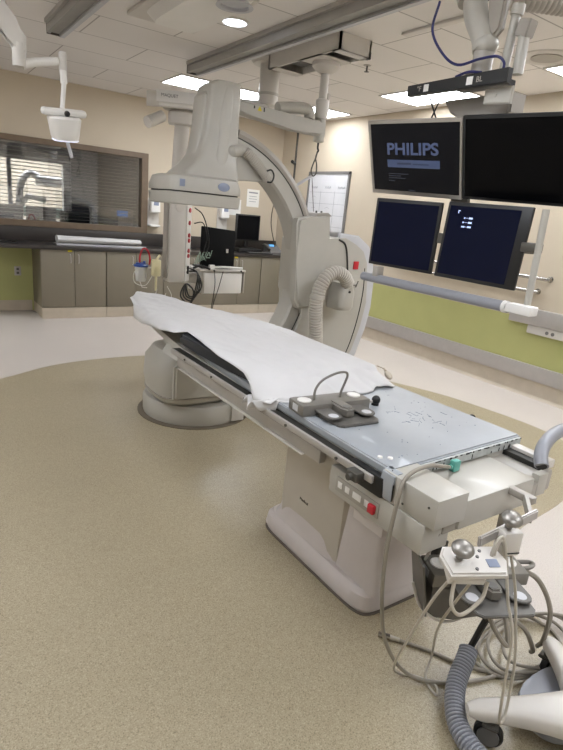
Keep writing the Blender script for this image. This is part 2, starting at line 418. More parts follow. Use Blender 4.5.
# dispensers and papers on back wall
def dispenser(x, z, lab):
    t = thing('hand_sanitizer_dispenser', lab, 'dispenser', (x, YB-.05, z), 'wall hand sanitizer dispensers')
    obj('back_plate', B().box(x-.09, x+.09, YB-.012, YB-.0006, z-.28, z+.12, bev=.003), M_EQW, t)
    obj('housing', B().loft([(x, YB-.07, z-.09, .055, .05), (x, YB-.075, z-.07, .075, .06), (x, YB-.07, z+.09, .07, .055), (x, YB-.06, z+.125, .055, .045)]), M_WHITE, t)
    obj('label_window', B().box(x-.035, x+.035, YB-.139, YB-.128, z+.02, z+.075), M_BADGE, t)
    obj('drip_tray', B().box(x-.075, x+.075, YB-.12, YB-.0125, z-.28, z-.255, bev=.004), M_WHITE, t)
dispenser(3.03, 1.50, 'white hand sanitizer dispenser on the wall right of the window frame')
dispenser(4.17, 1.50, 'white hand sanitizer dispenser on the wall right of the hanging service column')
t = thing('wall_notice', 'single white sheet pinned higher up the wall above the black computer monitor', 'notice', (4.72, YB-.01, 1.62), 'papers on the back wall')
obj('sheet', B().box(4.60, 4.83, YB-.004, YB-.0006, 1.63, 1.90), M_PAPER, t, False)
obj('printing', B().box(4.63, 4.80, YB-.0046, YB-.0041, 1.84, 1.86).box(4.64, 4.78, YB-.0046, YB-.0041, 1.79, 1.797).box(4.64, 4.79, YB-.0046, YB-.0041, 1.75, 1.757).box(4.64, 4.77, YB-.0046, YB-.0041, 1.71, 1.717), M_LINE, t, False)
t = thing('wall_notice', 'white sheet on the wall just right of the second sanitizer dispenser', 'notice', (4.4, YB-.01, 1.5), 'papers on the back wall')
obj('sheet', B().box(4.30, 4.50, YB-.004, YB-.0006, 1.48, 1.72), M_PAPER, t, False)
obj('printing', B().box(4.33, 4.47, YB-.0046, YB-.0041, 1.66, 1.672).box(4.33, 4.45, YB-.0046, YB-.0041, 1.61, 1.617).box(4.33, 4.46, YB-.0046, YB-.0041, 1.57, 1.577), M_LINE, t, False)

# desktop monitor, base unit, keyboard, phone on counter
def P2(x, y, z): return Vector((x, y, z))
t = thing('computer_monitor', 'black desktop computer monitor on the back counter, below the wall notice', 'monitor', (4.5, 7.68, CT))
obj('base', B().lathe((4.5, 7.68, CT+.061), [(.12, 0), (.12, .008), (.04, .018), (.03, .02)]), M_BLACK, t)
obj('stand', B().box(4.47, 4.53, 7.69, 7.72, CT+.07, CT+.25, bev=.004), M_BLACK, t)
obj('bezel', B().box(4.27, 4.70, 7.64, 7.69, CT+.175, CT+.58, bev=.008), M_BLACK, t)
obj('screen', B().box(4.29, 4.68, 7.637, 7.6405, CT+.20, CT+.56), M_SCR, t, False)
o = obj('desktop_computer', B().box(4.30, 4.72, 7.55, 7.88, CT+.0006, CT+.06, bev=.006).box(4.32, 4.5, 7.545, 7.55, CT+.02, CT+.035), M_BLKF)
tag(o, 'flat black desktop computer case lying under the counter monitor', 'computer')
t = thing('keyboard', 'black keyboard at the counter edge before the monitor', 'keyboard', (4.6, 7.44, CT))
obj('case', B().box(4.38, 4.82, 7.38, 7.50, CT+.0006, CT+.018, bev=.004), M_BLACK, t)
b = B()
for i in range(14):
    for j in range(4): b.box(4.395+i*.03, 4.42+i*.03, 7.39+j*.026, 7.412+j*.026, CT+.018, CT+.024)
o = obj('keys', b, M_MEDGREY, t, False); o['kind'] = 'stuff'
t = thing('desk_phone', 'grey desk phone with small lit screen at the right end of the counter', 'telephone', (4.93, 7.55, CT))
obj('body', B().prism([(7.44, CT+.001), (7.68, CT+.001), (7.68, CT+.13), (7.64, CT+.14), (7.44, CT+.03)], 'yz', 4.82, 5.06, bev=.006), M_MEDGREY, t)
obj('display', B().obox((4.88, 7.60, CT+.128), (4.97, 7.60, CT+.128), .05, .008, up=(0, -.5, .85)), mat('phone_lcd', '4d8fc4', .3, emit=.5, ecol='5aa0e0'), t)
obj('handset', B().tube([(4.80, 7.46, CT+.07), (4.80, 7.50, CT+.09), (4.80, 7.6, CT+.13), (4.80, 7.66, CT+.12)], .022, 12, smooth=4), M_DGREY, t)

# ================================================================== RIGHT WALL ITEMS
t = thing('whiteboard', 'whiteboard with a ruled marker table on the right wall by the corner', 'whiteboard', (XR-.02, 6.65, 1.2))
wy0, wy1, wz0, wz1 = 6.18, 7.13, 1.05, 2.215
obj('board', B().box(XR-.018, XR-.0008, wy0, wy1, wz0, wz1), M_WB, t, False)
b = B(); f = .028
for a in ((wy0-.01, wy1+.01, wz1-f, wz1+.01), (wy0-.01, wy1+.01, wz0-.01, wz0+f), (wy0-.01, wy0+f, wz0, wz1), (wy1-f, wy1+.01, wz0, wz1)):
    b.box(XR-.026, XR-.0006, *a)
obj('frame', b, M_MEDGREY, t, False)
b = B()
for yy in (6.47, 6.80): b.box(XR-.0192, XR-.0181, yy-.003, yy+.003, wz0+.05, 1.95)
for k in range(6): b.box(XR-.0192, XR-.0181, wy0+.05, wy1-.05, 1.93-k*.16, 1.934-k*.16)
obj('ruled_lines', b, M_LINE, t, False)
b = B()
for k, (yy, L) in enumerate(((6.33, .17), (6.64, .14), (6.96, .13))):
    for j in range(5):
        b.tube([(XR-.0195, yy-L/2+L*j/5, 1.99), (XR-.0195, yy-L/2+L*(j+.3)/5, 2.02-.01*(j % 2)), (XR-.0195, yy-L/2+L*(j+.8)/5, 1.985)], .0025, 4)
for yy, zz in ((6.96, 1.86), (6.95, 1.7), (6.62, 1.71), (6.97, 1.54)):
    b.tube([(XR-.0195, yy-.05, zz), (XR-.0195, yy, zz+.015), (XR-.0195, yy+.05, zz-.004)], .002, 4)
obj('handwriting', b, M_LINE, t, False)
t = thing('wall_handrail', 'upper chrome rail on the wall behind the lower screens', 'rail', (XR, 3.2, 1.2), 'chrome wall rails')
def wrail(t, z, y0):
    obj('bar', B().tube([(XR-.07, y0, z), (XR-.07, 5.0, z)], .019, 14), M_CHROME, t)
    for yy in (y0+.04, 4.3): obj('bracket', B().cyl((XR-.07, yy, z), (XR-.0006, yy, z), .014).lathe((XR-.0006, yy, z), [(.03, 0), (.03, .006)], axis=(-1, 0, 0)), M_CHROME, t)
wrail(t, 1.205, 2.93)
t = thing('wall_handrail', 'lower chrome rail on the wall, just under the upper one', 'rail', (XR, 3.3, 1.07), 'chrome wall rails')
wrail(t, 1.07, 3.03)
t = thing('power_outlet_strip', 'white outlet strip on the green wall under the steel trim at the right edge', 'outlet', (XR-.02, 2.7, .67))
obj('housing', B().box(XR-.035, XR-.0006, 2.2, 3.08, .65, .733, bev=.005), M_EQW, t)
for yy in (2.86, 2.80, 2.55): obj('socket', B().lathe((XR-.035, yy, .69), [(.018, -.001), (.018, .004), (.012, .005)], axis=(-1, 0, 0), seg=14), M_MEDGREY, t)

# ================================================================== CEILING FIXTURES
names = ['bright ceiling troffer furthest back, partly behind the tall detector housing', 'small ceiling troffer beyond the hanging pole near the corner',
         'ceiling troffer seen just above the upper left screen', 'ceiling troffer at the right edge of the frame above the black screen']
for k, (x0, x1, y0, y1) in enumerate(TROFFERS):
    t = thing('ceiling_light', names[k] if k < 4 else 'ceiling troffer outside the frame, behind or beside the camera', 'ceiling light', ((x0+x1)/2, (y0+y1)/2, CEIL-.02), 'ceiling troffers')
    b = B()
    for a in ((x0, x1, y0, y0+.02), (x0, x1, y1-.02, y1), (x0, x0+.02, y0+.02, y1-.02), (x1-.02, x1, y0+.02, y1-.02)): b.box(*a, CEIL-.012, CEIL-.0005)
    obj('frame', b, M_EQW, t, False)
    obj('diffuser', B().box(x0+.02, x1-.02, y0+.02, y1-.02, CEIL-.009, CEIL-.001), M_LAMP, t, False)
t = thing('downlight', 'round lit ceiling downlight left of the long ceiling rail', 'ceiling light', (2.165, 4.10, CEIL-.01))
obj('trim_ring', B().lathe((2.165, 4.10, CEIL-.012), [(.105, .011), (.105, 0), (.088, 0), (.088, .011)]), M_WHITE, t)
obj('lens', B().lathe((2.165, 4.10, CEIL-.008), [(.086, .007), (.086, 0)]), M_DOWN, t)
t = thing('ceiling_speaker', 'round perforated ceiling speaker near the top right corner', 'speaker', (4.2, 2.83, CEIL-.01))
obj('ring', B().lathe((4.2, 2.83, CEIL-.010), [(.21, .0095), (.20, .002), (.13, 0), (.12, .006)], seg=36), M_EQW, t)
obj('grille', B().lathe((4.2, 2.83, CEIL-.012), [(.115, .010), (.115, 0)]), M_EQ2, t)
t = thing('sprinkler', 'small fire sprinkler head in the ceiling right of the white box', 'sprinkler', (3.6, 4.1, CEIL-.04))
obj('escutcheon', B().lathe((3.55, 4.16, CEIL-.006), [(.035, .0055), (.03, 0)]), M_STEEL, t)
obj('head', B().cyl((3.55, 4.16, CEIL-.006), (3.55, 4.16, CEIL-.05), .008).lathe((3.55, 4.16, CEIL-.055), [(.022, 0), (.022, .004)]), M_MEDGREY, t)

def crail(x, y0, y1, lab):
    t = thing('ceiling_rail', lab, 'rail', (x, y1, CEIL-.1), 'ceiling suspension rails')
    obj('channel', B().prism([(x-.06, CEIL-.0006), (x-.06, CEIL-.09), (x-.035, CEIL-.095), (x-.035, CEIL-.082), (x+.035, CEIL-.082), (x+.035, CEIL-.095), (x+.06, CEIL-.09), (x+.06, CEIL-.0006)], 'xz', y0, y1), M_RAILM, t, False)
    obj('side_flange', B().box(x-.085, x-.0605, y0, y1-.03, CEIL-.03, CEIL-.0006), M_STEEL, t, False)
    obj('end_stop', B().box(x-.062, x+.062, y1, y1+.008, CEIL-.098, CEIL-.0006), M_DGREY, t, False)
    obj('lower_lip', B().box(x+.04, x+.075, y0, y1, CEIL-.105, CEIL-.0955), M_LIGHTG, t, False)
crail(2.50, -1.0, 5.56, 'long grey ceiling rail that starts near the centre and runs to the top')
crail(1.16, -1.0, 5.35, 'grey ceiling rail at the top left, its dark end showing')
# recessed white fixture at the top
t = thing('ceiling_fixture', 'boxy white ceiling fixture cut by the top edge, left of the downlight', 'ceiling fixture', (1.75, 4.1, CEIL-.05))
obj('base_plate', B().box(1.50, 2.05, 3.55, 4.56, CEIL-.03, CEIL-.0006, bev=.01), M_EQW, t)
obj('housing', B().loft([(1.78, 3.90, CEIL-.031, .22, .52), (1.78, 3.90, CEIL-.09, .17, .46)], p=6), M_WHITE, t)
obj('lamp_ring', B().lathe((1.84, 3.50, CEIL-.115), [(.10, .024), (.12, 0), (.09, 0), (.09, .02)]), M_LIGHTG, t)

# ceiling box with pole, arm and hanging loop
t = thing('ceiling_support_arm', 'white ceiling carriage box with pole and long cream arm at the upper centre', 'support arm', (2.9, 4.05, 2.3))
bx0, bx1, by0, by1 = 2.80, 3.11, 3.62, 4.62
b = B().box(bx0, bx0+.018, by0, by1, 2.80, CEIL-.001).box(bx1-.018, bx1, by0, by1, 2.80, CEIL-.001).box(bx0, bx1, by0, by0+.018, 2.80, CEIL-.001).box(bx0, bx1, by1-.018, by1, 2.80, CEIL-.001)
b.box(bx0, bx1, by0, by0+.10, 2.80, 2.806).box(bx0, bx1, by1-.12, by1, 2.80, 2.806).box(bx0, bx1, 3.84, 4.14, 2.80, 2.806)
obj('carriage_box', b, M_EQW, t, False)
obj('interior_panel', B().box(bx0+.02, bx1-.02, by0+.02, by1-.02, CEIL-.03, CEIL-.002).box(2.86, 3.02, 4.2, 4.4, 2.83, 2.88).box(2.9, 3.0, 3.68, 3.8, 2.83, 2.87), M_BOX_IN, t, False)
obj('bumper', B().box(3.11, 3.135, 3.64, 3.68, 2.80, 2.85, bev=.004), M_BLACK, t)
PX, PY = 2.99, 4.02
obj('flange', B().lathe((PX, PY, 2.72), [(.045, 0), (.085, .02), (.115, .05), (.115, .079)]), M_EQW, t)
obj('pole', B().cyl((PX, PY, 2.72), (PX, PY, 2.40), .035).box(PX+.03, PX+.055, PY-.03, PY+.03, 2.42, 2.58, bev=.005), M_EQW, t)
obj('pole_collar', B().lathe((PX, PY, 2.37), [(.03, 0), (.055, .01), (.055, .15), (.04, .16)]), M_EQW, t)
AY = PY
obj('arm', B().prism([(2.05, 2.31), (2.30, 2.285), (2.7, 2.245), (PX+.035, 2.24), (PX+.035, 2.36), (2.80, 2.355), (2.05, 2.385)], 'xz', AY-.055, AY+.055, bev=.02), M_EQ, t)
obj('arm_end', B().cyl((PX, PY, 2.20), (PX, PY, 2.375), .045).lathe((PX, PY, 2.19), [(.02, 0), (.045, .011)]), M_EQ, t)
obj('spring_cover', B().tube([(2.55, AY, 2.39), (2.72, AY, 2.42), (2.84, AY, 2.425), (2.87, AY, 2.39), (2.87, AY, 2.36)], .045, 12, smooth=5), M_EQ, t)
obj('warning_sticker', B().prism([(2.335, 2.33), (2.375, 2.33), (2.355, 2.365)], 'xz', AY-.0562, AY-.0552), M_YEL, t, False, label='yellow warning triangle sticker')
obj('sticker_text', B().box(2.30, 2.312, AY-.0562, AY-.0552, 2.34, 2.36).box(2.39, 2.40, AY-.0562, AY-.0552, 2.33, 2.36), M_BLACK, t, False)
obj('hook', B().tube([(PX, PY, 2.19), (PX, PY, 2.15), (PX+.01, PY, 2.13), (PX, PY, 2.115)], .008, 8, smooth=4), M_BLACK, t)
b = B().tube([(PX, PY, 2.12), (PX-.01, PY, 2.07), (PX-.03, PY, 2.02), (PX-.045, PY, 1.96), (PX-.02, PY, 1.92), (PX+.01, PY, 1.95), (PX+.005, PY, 2.02), (PX-.012, PY, 2.07), (PX+.004, PY, 2.12)], .006, 8, smooth=5)
o = obj('hanging_cable_loop', b, M_DGREY); tag(o, 'dark twisted cable loop hanging from the end of the cream arm', 'cable')
# ceiling drop column behind
t = thing('ceiling_column', 'thick white column from the ceiling behind the cream arm, with a pale boom to the left', 'support column', (2.9, 4.75, 2.5))
obj('canopy', B().lathe((2.92, 4.78, CEIL-.04), [(.16, 0), (.19, .039)]), M_EQW, t)
obj('column', B().cyl((2.92, 4.78, 2.54), (2.92, 4.78, CEIL-.04), .092), M_EQW, t)
obj('column_ring', B().lathe((2.92, 4.78, 2.62), [(.095, 0), (.097, .004), (.097, .02), (.095, .024)]), M_EQ, t)
obj('boom', B().obox((2.92, 4.78, 2.50), (1.93, 5.13, 2.47), .15, .13, bev=.03), M_WHITE, t)
obj('boom_end', B().tube([(1.98, 5.1, 2.46), (1.93, 5.125, 2.46), (1.88, 5.145, 2.46)], .064, 16), M_EQW, t)
Md = frame((2.04, 5.008, 2.490), (.943, -.334, 0), (0, 0, 1)); text('lettering', 'MAQUET', .037, M_DGREY, t, Md)
# IV pole hanging
t = thing('hanging_pole', 'thin grey vertical pole with a black handle hanging behind the curved arm', 'pole', (2.83, 4.08, 1.7))
obj('rod', B().cyl((2.80, 4.06, 2.26), (2.80, 4.06, 1.55), .009, .009, 10), M_DGREY, t)
obj('grip', B().cyl((2.80, 4.06, 2.0), (2.74, 4.02, 2.01), .012, .014, 10), M_BLACK, t)
t = thing('lead_shield_bar', 'thin slanted grey bar linking the hanging pole towards the whiteboard', 'bar', (2.95, 4.06, 1.8))
obj('bar', B().obox((2.80, 4.062, 1.81), (3.0, 4.062, 1.93), .014, .02), M_LIGHTG, t)
obj('wires', B().tube([(2.99, 4.062, 1.925), (3.04, 4.07, 1.7), (3.08, 4.07, 1.5)], .003, 6).tube([(2.80, 4.06, 1.80), (2.7, 4.06, 1.76), (2.62, 4.05, 1.68), (2.6, 4.05, 1.5), (2.66, 4.05, 1.3)], .004, 6, smooth=5), M_DGREY, t)

# ================================================================== MEDICAL SERVICE COLUMN
t = thing('service_column', 'white hanging medical service column with red outlets, left of the black laptop shelf', 'medical column', (2.2, 5.2, .84))
SX, SY = 2.25, 5.2
obj('hub', B().lathe((SX, SY, 2.29), [(.12, 0), (.13, .01), (.13, .10), (.11, .12)]).tube([(2.02, 5.12, 2.33), (1.86, 5.06, 2.25)], .05, 14), M_EQW, t)
obj('hub_cap', B().lathe((SX, SY-.0, 2.41), [(.14, 0), (.18, .01), (.18, .055), (.1, .06)]), M_EQ2, t, label='grey oval joint cover')
obj('drop_tube', B().cyl((2.22, SY, 1.60), (SX, SY, 2.29), .07), M_EQW, t)
obj('body', B().box(2.10, 2.275, 5.06, 5.20, .83, 1.62, bev=.02), M_EQW, t)
obj('outlet_face', B().obox((2.28, 5.08, 1.225), (2.37, 5.17, 1.225), .012, .78, bev=.004), M_WHITE, t)
obj('side_channel', B().box(2.083, 2.0995, 5.08, 5.18, .87, 1.58), M_EQ2, t, False)
for z in (1.53, 1.41, 1.29, 1.24, 1.14, 1.09, .97, .86+.07):
    obj('outlet', B().cyl((2.322, 5.126, z), (2.336, 5.112, z), .021, .021, 12), M_RED if z > 1.05 else M_BLACK, t)
obj('round_port', B().lathe((2.2, 5.06, 1.56), [(.05, 0), (.05, .004), (.035, .008)], axis=(0, -1, 0)), M_EQW, t)
b = B(); rnd = random.Random(3)
for k in range(4):
    b.tube([(2.34, 5.10, .97-.03*(k % 2)), (2.42, 5.08, .93), (2.40+.02*k, 5.05, .80), (2.34+.02*k, 5.04, .62+.03*k), (2.23+.03*k, 5.04, .70), (2.29, 5.05, .82), (2.38, 5.06, .74), (2.34, 5.05, .60)], .008, 6, smooth=6)
o = obj('coiled_cables', b, M_BLACK); tag(o, 'bundle of black coiled cables hanging below the service column', 'cables')
b = B()
b.tube([(2.38, 5.12, 1.56), (2.45, 5.08, 1.5), (2.5, 5.05, 1.35), (2.52, 5.05, 1.2), (2.47, 5.06, 1.1)], .006, 6, smooth=6)
b.tube([(2.38, 5.12, 1.41), (2.46, 5.08, 1.42), (2.50, 5.06, 1.28), (2.47, 5.05, 1.15), (2.5, 5.05, 1.05)], .006, 6, smooth=6)
b.tube([(2.39, 5.12, .97), (2.46, 5.08, 1.0), (2.55, 5.05, .97)], .012, 6, smooth=5)
o = obj('monitor_cables', b, M_BLACK); tag(o, 'black cables looping down the right side of the service column', 'cables')
# suction canister, red hose, cream box
t = thing('suction_canister', 'clear suction canister with blue lid beside the service column', 'canister', (1.94, 5.15, .78))
obj('jar', B().lathe((1.94, 5.15, .80), [(.045, 0), (.05, .02), (.058, .14)]), mat('frosted_plastic', 'c9c8c4', .3), t)
obj('lid', B().lathe((1.94, 5.15, .94), [(.068, 0), (.068, .015), (.05, .025), (.05, .035), (.02, .04)]).lathe((1.965, 5.13, .975), [(.012, 0), (.012, .02)]), M_BLUE, t)
obj('holder', B().tube([(1.98, 5.15, .93), (2.08, 5.16, .93), (2.08, 5.18, .93)], .008, 8), M_STEEL, t)
obj('clip', B().tube([(1.92, 5.12, .80), (1.94, 5.11, .745), (1.99, 5.11, .74)], .004, 6), M_EQW, t)
o = obj('red_tubing', B().tube([(1.92, 5.13, .98), (1.92, 5.12, 1.05), (1.945, 5.12, 1.11), (1.99, 5.12, 1.10), (2.02, 5.13, 1.03), (2.02, 5.14, .96)], .009, 8, smooth=6), M_RED)
tag(o, 'bright red arched tube above the blue canister lid', 'tube')
o = obj('suction_regulator', B().box(2.015, 2.10, 5.03, 5.09, .86, 1.02, bev=.012).box(2.03, 2.05, 5.02, 5.03, .93, .96).cyl((2.06, 5.06, .86), (2.06, 5.06, .72), .012, .01, 10).cyl((2.06, 5.06, 1.02), (2.10, 5.08, 1.06), .012, .01, 10), M_CREAMB)
tag(o, 'cream suction regulator between the canister and the service column', 'regulator')
b = B().tube([(1.93, 5.08, .93), (1.85, 5.07, .90), (1.85, 5.07, .80), (1.95, 5.06, .77), (2.02, 5.06, .86)], .004, 6, smooth=6)
b.tube([(2.06, 5.03, .74), (2.03, 5.02, .62), (2.08, 5.01, .56), (2.17, 5.0, .60), (2.2, 5.0, .68), (2.16, 5.02, .77)], .004, 6, smooth=6)
b.tube([(2.02, 5.03, .70), (2.08, 5.02, .56), (2.15, 5.02, .70)], .004, 6, smooth=6)
o = obj('clear_tubing', b, M_TUBE); tag(o, 'loops of thin clear tubing around the suction canister and regulator', 'tubing')
# drawer unit + laptop
t = thing('equipment_drawer', 'white drawer box under the black laptop, hanging right of the service column', 'drawer', (2.75, 5.25, .72))
obj('drawer_front', B().box(2.50, 2.95, 5.08, 5.11, .715, .93, bev=.008), M_WHITE, t)
obj('cabinet_box', B().box(2.49, 2.96, 5.11, 5.45, .71, .945, bev=.01), M_EQW, t)
obj('shelf', B().box(2.44, 2.98, 5.06, 5.46, .946, .965, bev=.004), M_EQW, t)
obj('mounting_arm', B().box(2.33, 2.49, 5.22, 5.30, .80, .90, bev=.01), M_EQW, t)
obj('side_rail', B().box(2.965, 2.985, 5.08, 5.44, .72, .95, bev=.004), M_EQ2, t)
for x in (2.60, 2.92): obj('knob', B().cyl((x, 5.06, .955), (x, 5.052, .955), .01, .01, 10), M_BLACK, t)
t = thing('laptop', 'black screen standing on the white drawer shelf, seen from behind', 'laptop', (2.7, 5.25, .966))
obj('screen_panel', B().box(-.20, .20, -.012, .012, -.2, .2, bev=.008).xf(Matrix.Translation((2.70, 5.20, 1.175)) @ Matrix.Rotation(R(4), 4, 'Y') @ Matrix.Rotation(R(-8), 4, 'X')), M_LAPTOP, t)
obj('base', B().box(2.50, 2.88, 5.15, 5.38, .9655, .985, bev=.004), M_BLACK, t)
obj('sticker', B().box(2.79, 2.812, 5.17, 5.182, 1.13, 1.17), M_EQW, t, False)
o = obj('white_probe', B().tube([(2.62, 5.10, .985), (2.75, 5.09, .99), (2.95, 5.09, .968+.012)], .012, 8, smooth=4).box(2.56, 2.62, 5.08, 5.12, .966, 1.01, bev=.006), M_WHITE)
tag(o, 'white cable probe lying on the shelf before the black laptop', 'probe')
o = obj('hanging_wire', B().tube([(2.60, 5.05, .95), (2.61, 5.045, .8), (2.58, 5.045, .55), (2.57, 5.05, .4)], .004, 6, smooth=5).tube([(2.70, 5.05, .95), (2.66, 5.045, .8), (2.59, 5.045, .55), (2.6, 5.05, .42)], .004, 6, smooth=5), M_GRV)
tag(o, 'pair of thin black wires hanging over the white drawer front', 'wires')
b = B(); rnd = random.Random(5)
for k in range(7):
    p0 = Vector((2.42+.02*k, 5.16, 1.0+.01*k)); b.tube([p0, p0+Vector((.03, -.02, .08*rnd.random()+.05)), p0+Vector((.06*rnd.random(), 0, .03)), p0+Vector((.07, -.01, .12*rnd.random()))], .004, 6, smooth=5)
o = obj('patient_leads', b, mat('lead_green', '9fb5a4', .5)); tag(o, 'tangle of pale green and white patient leads left of the laptop', 'leads')

# ================================================================== LEFT SURGICAL LAMP
t = thing('surgical_lamp', 'white jointed surgical lamp hanging at the upper left before the window', 'surgical lamp', (.86, 3.8, 1.8))
LY = 3.8
obj('ceiling_mount', B().lathe((.50, LY, 2.62), [(.07, 0), (.075, .02), (.075, .299)]), M_EQ2, t)
obj('upper_arm', B().prism([(.50, 2.60), (.55, 2.60), (.60, 2.49), (.665, 2.42), (.665, 2.33), (.60, 2.33), (.56, 2.42), (.50, 2.46)], 'xz', LY-.04, LY+.04, bev=.015), M_EQW, t)
obj('elbow', B().cyl((.625, LY-.01, 2.26), (.625, LY-.01, 2.38), .036), M_EQW, t)
obj('horizontal_arm', B().tube([(.64, LY, 2.275), (.70, LY, 2.30), (.84, LY, 2.335)], lambda q: .028-.006*q, 14), M_WHITE, t)
obj('end_joint', B().cyl((.865, LY, 2.29), (.865, LY, 2.385), .022).box(.85, .88, LY-.01, LY+.02, 2.385, 2.392), M_EQW, t)
obj('drop_link', B().cyl((.866, LY, 2.29), (.87, LY, 2.22), .02).tube([(.87, LY, 2.22), (.855, LY, 2.06)], lambda q: .014, 12), M_WHITE, t)
Ml = Matrix.Translation((.868, LY, 1.99)) @ Matrix.Rotation(R(-4), 4, 'Y') @ Matrix.Rotation(R(10), 4, 'X')
obj('handle_bar', B().box(-.13, .13, -.035, .035, .047, .09, bev=.016).xf(Ml), M_WHITE, t)
obj('lamp_head', B().loft([(0, 0, -.085, .072, .07), (0, 0, -.07, .08, .075), (0, 0, .035, .096, .085), (0, 0, .048, .085, .075)], p=3).xf(Ml), M_WHITE, t)
obj('lens', B().loft([(0, 0, -.093, .07, .062), (0, 0, -.0855, .078, .07)], p=3).xf(Ml), M_LENS, t)
obj('knob', B().cyl((.01, -.05, .066), (.01, -.03, .066), .015, .017, 14).xf(Ml), M_BLACK, t)
obj('grip_rod', B().tube([(.01, 0, -.09), (.035, 0, -.19)], .011, 12).xf(Ml), M_LIGHTG, t)

# ================================================================== C-ARM X-RAY SYSTEM
CX, CYC, CZ, RO, RI = 1.755, 3.69, 1.13, 1.015, .845
t = thing('c_arm_xray', 'large cream C-arm X-ray machine on a round floor base behind the table', 'x-ray machine', (CX, 3.7, 0))
def arc(sec, a0, a1, n=64):
    R_ = []
    for i in range(n+1):
        a = R(a0+(a1-a0)*i/n)
        R_.append([Vector((CX+r*math.cos(a), y, CZ+r*math.sin(a))) for r, y in sec])
    return B().rings(R_)
yf, yb = 3.59, 3.79
arcb = arc([(RI, yf+.02), (RI+.015, yf), (RO-.05, yf), (RO-.045, yf+.008), (RO-.045, yb-.008), (RO-.05, yb), (RI+.015, yb), (RI, yb-.02)], -80, 78)
ar = obj('c_arc', arcb, M_EQ, t)
obj('guide_track', arc([(RO-.05, yf-.004), (RO-.03, yf-.012), (RO, yf+.0), (RO, yb), (RO-.03, yb+.012), (RO-.05, yb+.004)], -79, 77), M_EQ2, ar)
obj('track_groove', arc([(RO-.060, yf-.0016), (RO-.053, yf-.0016), (RO-.053, yf+.001), (RO-.060, yf+.001)], -79, 77), M_GRV, ar)
# detector
obj('detector_lower', B().loft([(CX-.045, 3.70, 1.585, .245, .225), (CX-.045, 3.70, 1.592, .26, .24), (CX-.045, 3.70, 1.66, .265, .245), (CX-.045, 3.70, 1.665, .26, .24)], p=9, n=64), M_EQ, t)
obj('detector_gap', B().loft([(CX-.045, 3.70, 1.665, .25, .23), (CX-.045, 3.70, 1.674, .25, .23)], p=9, n=64), M_GRV, t)
obj('detector_upper', B().loft([(CX-.045, 3.70, 1.674, .264, .244), (CX-.045, 3.70, 1.71, .264, .244), (CX-.045, 3.70, 1.765, .245, .23), (CX-.03, 3.70, 1.78, .225, .20)], p=9, n=64), M_EQ, t)
obj('badge', B().lathe((CX+.06, 3.458, 1.722), [(.028, 0), (.028, .004), (.024, .006)], axis=(0, -1, 0), sx=1.0).xf(Matrix.Translation((CX+.06, 0, 1.722)) @ Matrix.Diagonal((1.6, 1, 1, 1)) @ Matrix.Translation((-CX-.06, 0, -1.722))), M_BADGE, t, label='oval blue badge')
obj('badge', B().box(CX-.262, CX-.225, 3.452, 3.459, 1.70, 1.745, bev=.002), M_BADGE, t)
obj('detector_housing', B().loft([(1.765, 3.70, 1.77, .215, .185), (1.77, 3.70, 1.80, .205, .175), (1.805, 3.70, 1.86, .168, .155), (1.83, 3.70, 1.93, .145, .14), (1.845, 3.70, 2.06, .130, .13),
     (1.858, 3.70, 2.26, .120, .125), (1.865, 3.70, 2.36, .115, .122), (1.885, 3.70, 2.395, .093, .115), (1.90, 3.70, 2.402, .07, .095)], n=64, p=9), M_EQ, t, angle=28)
obj('housing_side_step', B().loft([(1.73, 3.72, 1.90, .05, .10), (1.745, 3.72, 2.1, .035, .10), (1.755, 3.72, 2.30, .03, .095), (1.765, 3.72, 2.33, .02, .07)], n=40, p=5), M_EQ, t, angle=28)
obj('housing_rib', B().loft([(1.83, 3.560, 1.84, .05, .016), (1.85, 3.575, 2.0, .045, .018), (1.87, 3.58, 2.25, .04, .016), (1.88, 3.585, 2.36, .035, .008)], p=2.4), M_EQ, t)
obj('pivot_boss', B().tube([(1.93, 3.585, 1.97), (2.00, 3.585, 1.99), (2.045, 3.60, 1.985)], lambda q: .045-.01*q, 18).ell((1.93, 3.585, 1.97), .05, .04, .045), M_EQ, t)
obj('gusset', B().prism([(1.97, 1.785), (2.255, 1.80), (2.36, 1.80), (2.20, 1.99), (2.0, 2.12), (1.97, 2.1)], 'xz', 3.60, 3.78, bev=.006), M_EQ, t)
obj('corrugated_conduit', B().tube([(2.03, 3.575, 1.985), (2.11, 3.56, 1.92), (2.20, 3.56, 1.84), (2.225, 3.565, 1.82)], .034, 14, ripple=.003, pitch=.014), M_HOSE, t)
obj('latch_ring', B().tube([(2.19, 3.525, 1.87), (2.225, 3.52, 1.88), (2.25, 3.52, 1.845), (2.235, 3.52, 1.80), (2.20, 3.525, 1.795)], .006, 8, smooth=5), M_BLACK, t)
# tube housing under the table
obj('collimator', B().loft([(CX-.05, 3.66, .575, .17, .15), (CX-.05, 3.66, .70, .165, .145)], p=6), M_EQ, t)
obj('tube_housing', B().loft([(CX-.02, 3.68, .17, .27, .24), (CX-.02, 3.68, .20, .31, .28), (CX-.02, 3.68, .34, .335, .30), (CX-.02, 3.68, .48, .325, .29), (CX-.02, 3.68, .56, .27, .24), (CX-.02, 3.68, .58, .21, .19)], p=3.2), M_EQ, t)
obj('housing_seam', B().loft([(CX-.02, 3.68, .225, .324, .294), (CX-.02, 3.68, .238, .327, .297)], p=3.2), M_EQ2, t)
obj('side_cover', B().prism([(1.47, .25), (1.95, .235), (2.0, .27), (2.0, .47), (1.96, .50), (1.52, .53), (1.47, .49)], 'xz', 3.365, 3.42, bev=.015), M_EQ, t)
